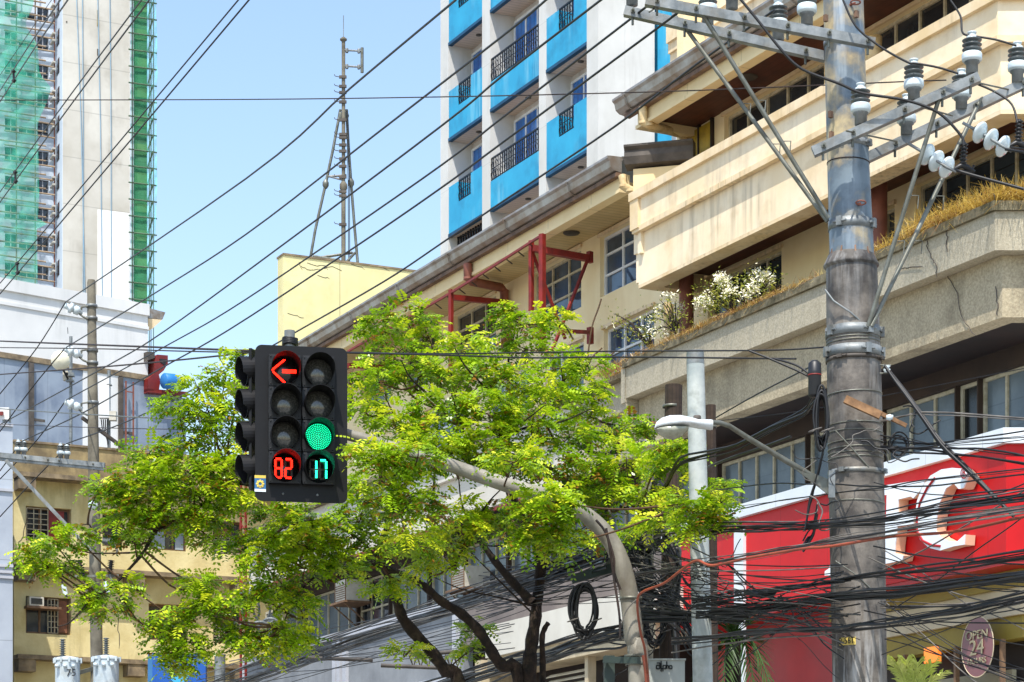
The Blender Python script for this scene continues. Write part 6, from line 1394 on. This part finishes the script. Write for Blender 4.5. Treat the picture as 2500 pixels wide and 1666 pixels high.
def bundle(P,Y0,Y1,n,r,label,group,mt='wire',spread=7,seed=0,wob=5,mats=None,split_end=0):
    r_=np.random.default_rng(seed)
    for i in range(n):
        o0=r_.normal(0,spread*1.15); ph=r_.uniform(0,6); fr=r_.uniform(.5,1.6); e0,e1=r_.normal(0,split_end),r_.normal(0,split_end); Q_=[]
        PP=[]
        for a,b in zip(P,P[1:]): PP+=[a,((a[0]+b[0])/2,(a[1]+b[1])/2)]
        PP.append(P[-1]); m=len(PP)
        for k,(x,y) in enumerate(PP):
            t_=k/(m-1); Q_.append((x,y+o0*math.cos(t_*fr*3+ph)+wob*math.sin(k*1.3*fr+ph)*.5+e0*(1-t_)**2+e1*t_**2+r_.normal(0,wob*.3)))
        mm=mt if not mats else mats[int(r_.integers(len(mats)))]
        o=wire(Q_,Y0+r_.normal(0,.06),Y1+r_.normal(0,.06),r*(.78 if Y1<20 else 1)*r_.uniform(.5,1.35),label,group,mm,'cable',5,3)
WM=['wire','wire','wire','wire_grey']
bundle([(1600,1310),(1760,1285),(1950,1284),(2160,1272),(2330,1245),(2560,1215)],25.5,17.8,15,.0078,'black cable in the uppermost dense bundle across the sign','cables of the uppermost bundle across the sign',None,9,1,6,['wire','wire','wire','wire_grey'],12)
bundle([(1545,1402),(1730,1372),(1900,1345),(2030,1322),(2160,1300),(2330,1270),(2560,1236)],25.4,17.6,10,.0075,'faded cable in the pale bundle running with the orange cable','cables of the pale bundle beside the orange cable','wire_grey',6,2,4,['wire_grey','wire_grey','wire'],5)
bundle([(1700,1498),(1830,1492),(1950,1470),(2060,1456),(2200,1446),(2350,1424),(2560,1392)],24.6,18,18,.011,'black cable in the thick sagging bundle under the sign','cables of the thick bundle under the sign','wire',8,3,5,None,8)
bundle([(1690,1475),(1830,1452),(1920,1438),(2030,1420),(2200,1396),(2350,1378),(2560,1346)],24.6,18.3,6,.011,'black cable in the taut bundle along the lower edge of the sign','cables of the taut bundle at the sign bottom','wire',4,4,3,None,6)
bundle([(1640,1560),(1800,1545),(1920,1536),(2040,1540),(2160,1524),(2350,1500),(2560,1455)],24.6,18.2,9,.010,'black cable in the lowest bundle over the shop window','cables of the lowest bundle over the shop window','wire',6,5,6,WM,14)
bundle([(2150,1480),(2300,1478),(2420,1470),(2560,1440)],21.6,20,5,.007,'thin cable just above the lowest bundle right of the big pole','thin cables above the lowest bundle','wire_grey',5,15,3,WM,8)
bundle([(1480,1340),(1340,1400),(1130,1475),(900,1550),(600,1655),(480,1700)],26.5,52,26,.011,'cable in the wide fan sweeping down left from the timber poles','cables of the wide fan down to the lower left','wire',13,6,8,WM,26)
bundle([(1560,1330),(1480,1350),(1340,1385),(1180,1440)],26.4,30,14,.011,'cable in the short fan behind the right trunk fork','cables of the short fan behind the trunk','wire',16,16,8,WM,14)
bundle([(1560,1545),(1470,1560),(1330,1600),(1150,1655),(980,1710)],26.4,34,18,.013,'cable in the lower sweep passing the oval coil','cables of the lower sweep past the oval coil','wire',12,7,7,['wire','wire','wire_grey'],14)
bundle([(1560,1500),(1700,1505),(1830,1496)],26,24.5,16,.012,'cable in the knot passing behind the pale column','cables of the knot behind the pale column','wire',7,8,6,WM,12)
bundle([(1600,1230),(1660,1130),(1800,1090),(1960,1010),(2000,960)],25.8,21.9,5,.011,'black cable climbing from the timber pole to the splice case','cables climbing to the splice case','wire',5,9,4,None,9)
bundle([(1730,1140),(1840,1100),(1930,1065)],24.8,22,3,.012,'short twisted cable over the ribbon windows left of the street lamp arm','short twisted cables over the ribbon windows','wire',3,18,3)
bundle([(2160,895),(2210,960),(2298,1085),(2380,1165),(2475,1262)],21.8,20.8,6,.014,'heavy black cable plunging diagonally across the white letter','heavy diagonal cables right of the big pole','wire',3,10,3)
bundle([(2150,1030),(2240,1010),(2330,1015),(2560,1030)],21.8,20.6,3,.007,'pale twisted strand crossing the ribbon windows at right','pale strands over the right ribbon windows','wire_grey',4,11,3)
bundle([(2150,1090),(2250,1085),(2340,1070),(2560,1045)],21.8,20.5,4,.006,'black cable just above the sign coping at right','black cables above the sign coping','wire',9,12,5,None,14)
bundle([(2150,1085),(2280,1090),(2400,1110),(2560,1140)],21.8,20.5,4,.008,'black cable falling gently to the right edge over the sign coping','cables falling gently over the sign coping','wire',7,13,3,None,12)
bundle([(1730,1240),(1900,1215),(2030,1205),(2160,1200),(2300,1180),(2560,1145)],25,18,3,.007,'single cable spread above the uppermost bundle, crossing the letters','spread cables crossing the letters','wire',15,14,3,None,12)
bundle([(1530,1380),(1600,1440),(1660,1500),(1700,1560)],26.3,26,24,.012,'short tangled cable between the two timber poles','tangled cables between the timber poles','wire',22,20,14,WM,30)
bundle([(1620,1300),(1660,1380),(1640,1480),(1650,1600)],26.5,26.6,26,.018,'cable hanging down the timber poles','cables hanging down the timber poles','wire',18,21,14,WM,20)
bundle([(1690,1420),(1780,1440),(1850,1480),(1960,1500),(2060,1560)],24.8,21.4,7,.006,'thin tangled cable over the deep red shopfront','thin tangled cables over the deep red shopfront','wire',26,22,14,WM,40)
bundle([(1740,1600),(1850,1560),(1960,1510),(2100,1470)],24.8,21.3,6,.006,'thin cable rising to the right over the deep red shopfront','thin rising cables over the deep red shopfront','wire_grey',20,23,9,WM,30)
bundle([(2160,1530),(2280,1580),(2400,1630),(2560,1690)],21.8,20.5,8,.005,'thin cable falling to the lower right over the shop window','thin falling cables over the shop window','wire',14,24,6,WM,40)
bundle([(560,1640),(800,1560),(1100,1470),(1400,1400)],40,27,6,.008,'thin line spread above the wide fan over the grey spandrel','thin lines above the wide fan','wire_grey',16,25,5,WM,30)
bundle([(1995,1240),(1985,1290),(1960,1320)],21.8,21.8,5,.009,'short cable dropping beside the big pole at the sign','short cables dropping beside the big pole','wire',7,26,6,None,10)
bundle([(2010,1100),(1990,1180),(1975,1240),(1965,1300)],21.7,21.8,4,.010,'black cable dropping from the long loop beside the big pole','cables dropping from the long loop','wire',4,27,10)
wire([(2560,1252),(2500,1262),(2330,1298),(2180,1310),(2030,1334),(1960,1340),(1830,1362),(1740,1381),(1700,1369),(1660,1395),(1620,1425),(1570,1445),(1556,1470),(1563,1540),(1575,1590),(1584,1680)],18.4,25.2,.013,'bright orange cable winding through the bundles down to the cabinet',None,'wire_orange','orange_cable',8)
wire([(1572,1600),(1578,1640),(1582,1690)],24.95,24.95,.026,'short orange conduit beside the grey cabinet',None,'wire_orange','orange_conduit',8,cat='conduit')
for (P,lb) in (([(1480,1290),(1490,1350),(1500,1420),(1512,1500),(1514,1560)],'dark cable wound down the left side of the mast arm bend'),([(1455,1270),(1478,1300),(1498,1360),(1500,1400),(1515,1440)],'second dark cable wrapped over the mast arm bend')): wire(P,24.95,24.98,.014,lb,None,'wire_brown')
wire([(1556,1462),(1530,1490),(1516,1530),(1512,1560)],25.0,25.0,.008,'grey wire looping off the collar of the mast arm',None,'wire_grey')
# splices on the bundles
t=thing('splice_case','grimy thick splice sleeve lying in the bundle left of the big pole','splice case',at(1850,1452,23)); m_=MB(); m_.tube([at(1815,1452,23.2),at(1828,1447,23.1),at(1850,1450,23),at(1885,1450,22.9),at(1895,1446,22.9)],[.012,.03,.04,.036,.012],12); m_.build('sleeve',M['black_plastic'],t)
t=thing('splice_case','ribbed black splice drum tilted against the timber pole behind the leaves','splice case',at(1600,1200,26)); m_=MB(); ribbed(m_,at(1592,1235,26.4),at(1610,1180,26.2),.085,7); m_.lathe(at(1592,1235,26.4),[(0,0),(.075,0),(.08,.3),(0,.31)],16,at(1610,1180,26.2)-at(1592,1235,26.4)); m_.build('drum',M['black_plastic'],t)
# steel channel crosspieces
t=thing('cable_crossarm','dark steel channel behind the mast arm carrying the cable bundles','crossarm',at(1450,1400,26.8)); m_=MB(); m_.bar(at(1395,1415,26.9),at(1560,1370,26.9),.09,.1); m_.build('channel',M['box_green'],t); m_=MB(); m_.bar(at(1475,1390,26.9),at(1555,1290,26.9),.05,.06); m_.build('brace',M['galv_dull'],t)
t=thing('truss_gantry','flat steel truss lying among the cables at the bottom, left of the trunks','truss',at(1000,1620,40)); 
for (a,b) in (((748,1606),(910,1612)),((930,1625),(1100,1632)),((1000,1600),(1130,1590))): m_=MB(); m_.tube([at(*a,40),at(*b,40)],.035,8); m_.build('chord',M['gutter_dark'],t)
for i in range(7): m_=MB(); x=1000+i*18; m_.tube([at(x,1600,40),at(x+9,1628,40),at(x+18,1600,40)],.025,5); m_.build('web',M['gutter_dark'],t)
# razor wire
t=thing('razor_wire','stack of silvery razor wire coils behind the leaves at the end of the grey spandrel','razor wire',at(630,1600,58))
for (cx_,cy_,r_p,k) in ((600,1490,44,0),(625,1485,46,1),(650,1480,44,2),(605,1560,40,3),(635,1560,42,4),(660,1550,40,5)):
    m_=MB(); m_.tube([at(cx_+r_p*.75*math.cos(a),cy_+r_p*math.sin(a),58+.3*math.sin(a)) for a in [2*PI*i/30 for i in range(31)]],.03,5,False); m_.build('coil',M['galv'],t)
t=thing('lattice_post','slender red lattice post rising in front of the yellow block beside the signal','post',at(588,2200,64)); m_=MB(); m_.bar(Vector((at(588,1300,64).x,64,0)),at(588,1040,64),.05,.05); m_.build('leg',M['red_steel'],t); m_=MB(); m_.bar(Vector((at(600,1300,64).x,64,0)),at(600,1100,64),.05,.05); m_.build('leg',M['red_steel'],t)
for i in range(12): m_=MB(); y=1110+i*28; m_.bar(at(588,y,64),at(600,y+20,64),.04,.04); m_.build('lacing',M['red_steel'],t)

rc=np.random.default_rng(77)
CURL=[(1560,1300,40,60,26.2,9,'curly loose wire around the timber poles','curly wires around the timber poles'),(1700,1440,60,50,24.5,10,'curly loose wire right of the pale column','curly wires right of the pale column'),(1860,1460,70,40,23,8,'curly loose wire hanging from the splice sleeve','curly wires at the splice sleeve'),(1990,1200,30,70,21.6,5,'curly loose wire at the left face of the big pole','curly wires at the left face of the big pole'),(2200,1060,50,50,21.5,6,'curly loose wire right of the broken timber','curly wires right of the broken timber'),(1560,1560,50,60,26.2,8,'curly loose wire above the grey cabinet','curly wires above the grey cabinet')]
for (cx_,cy_,sx_2,sy_,Y,n,lb,gp) in CURL:
    for i in range(n):
        x,y=cx_+rc.normal(0,sx_2*.6),cy_+rc.normal(0,sy_*.6); P=[(x,y)]; a=rc.uniform(0,6.3); st=rc.uniform(10,20)
        for k in range(int(rc.integers(5,11))): a+=rc.normal(0,.75); x+=st*math.cos(a)*1.3; y+=st*math.sin(a); P.append((x,y))
        wire(P,Y+rc.normal(0,.08),Y+rc.normal(0,.08),rc.uniform(.004,.008),lb,gp,WM[int(rc.integers(4))],'loose_wire',5,3)

# thin service wires criss-crossing the bundles
for (xa,ya,sa,xb,yb,sb,Ya,Yb,n,lb,gp,sg) in ((1560,1420,60,2060,1460,50,25.6,21.3,22,'thin service wire criss-crossing between the timber poles and the big pole','thin service wires left of the big pole',18),
    (2140,1420,90,2560,1420,100,21.4,18.6,16,'thin service wire criss-crossing right of the big pole','thin service wires right of the big pole',12),
    (1180,1480,50,1580,1360,70,29,26.3,18,'thin service wire behind the tree trunks and mast arm','thin service wires behind the trunks',12),
    (620,1650,30,1250,1500,40,40,29,12,'thin service wire in front of the grey spandrel','thin service wires before the grey spandrel',10)):
    for i in range(n):
        a=(xa+rc.normal(0,12),ya+rc.normal(0,sa)); b=(xb+rc.normal(0,8),yb+rc.normal(0,sb)); P=[(a[0]+(b[0]-a[0])*t_,a[1]+(b[1]-a[1])*t_+sg*rc.uniform(.3,1.6)*4*t_*(1-t_)+rc.normal(0,2.5)) for t_ in (0,.25,.5,.75,1)]
        o=wire(P,Ya+rc.normal(0,.08),Yb+rc.normal(0,.08),rc.uniform(.004,.0075),lb,gp,WM[int(rc.integers(4))],'service_wire',5,3,cat='service wire')
# ================================================================== LIGHT, SKY, CAMERA
sc=bpy.context.scene
SUN=Vector((-.10,-.46,.88)).normalized()
el=math.asin(SUN.z); az=math.atan2(SUN.x,SUN.y)
w=bpy.data.worlds.new('World'); sc.world=w; w.use_nodes=True; nt=w.node_tree
sky=nt.nodes.new('ShaderNodeTexSky'); sky.sky_type='NISHITA'; sky.sun_disc=False; sky.sun_elevation=el; sky.sun_rotation=az; sky.air_density=1.2; sky.dust_density=1.0; sky.ozone_density=1.0; sky.altitude=0
nt.links.new(sky.outputs[0],nt.nodes['Background'].inputs[0]); nt.nodes['Background'].inputs[1].default_value=.15
sd=bpy.data.lights.new('sun','SUN'); sd.energy=3.4; sd.angle=math.radians(.53); sd.color=(1,.955,.88)
so=bpy.data.objects.new('sun',sd); col.objects.link(so); so.rotation_euler=SUN.to_track_quat('Z','Y').to_euler(); so.location=(0,0,60)
cd=bpy.data.cameras.new('camera'); cam=bpy.data.objects.new('camera',cd); col.objects.link(cam); cam.location=(0,0,CAMZ); cam.rotation_euler=(math.radians(90),0,0)
cd.sensor_width=36; cd.lens=36*FOC/2500; cd.shift_y=(HOR-833)/2500; cd.clip_end=4000; cd.clip_start=.1
sc.camera=cam
sc.view_settings.view_transform='Standard'; sc.view_settings.look='None'; sc.view_settings.gamma=1; sc.view_settings.exposure=.8
sc.cycles.max_bounces=6; sc.cycles.transparent_max_bounces=12
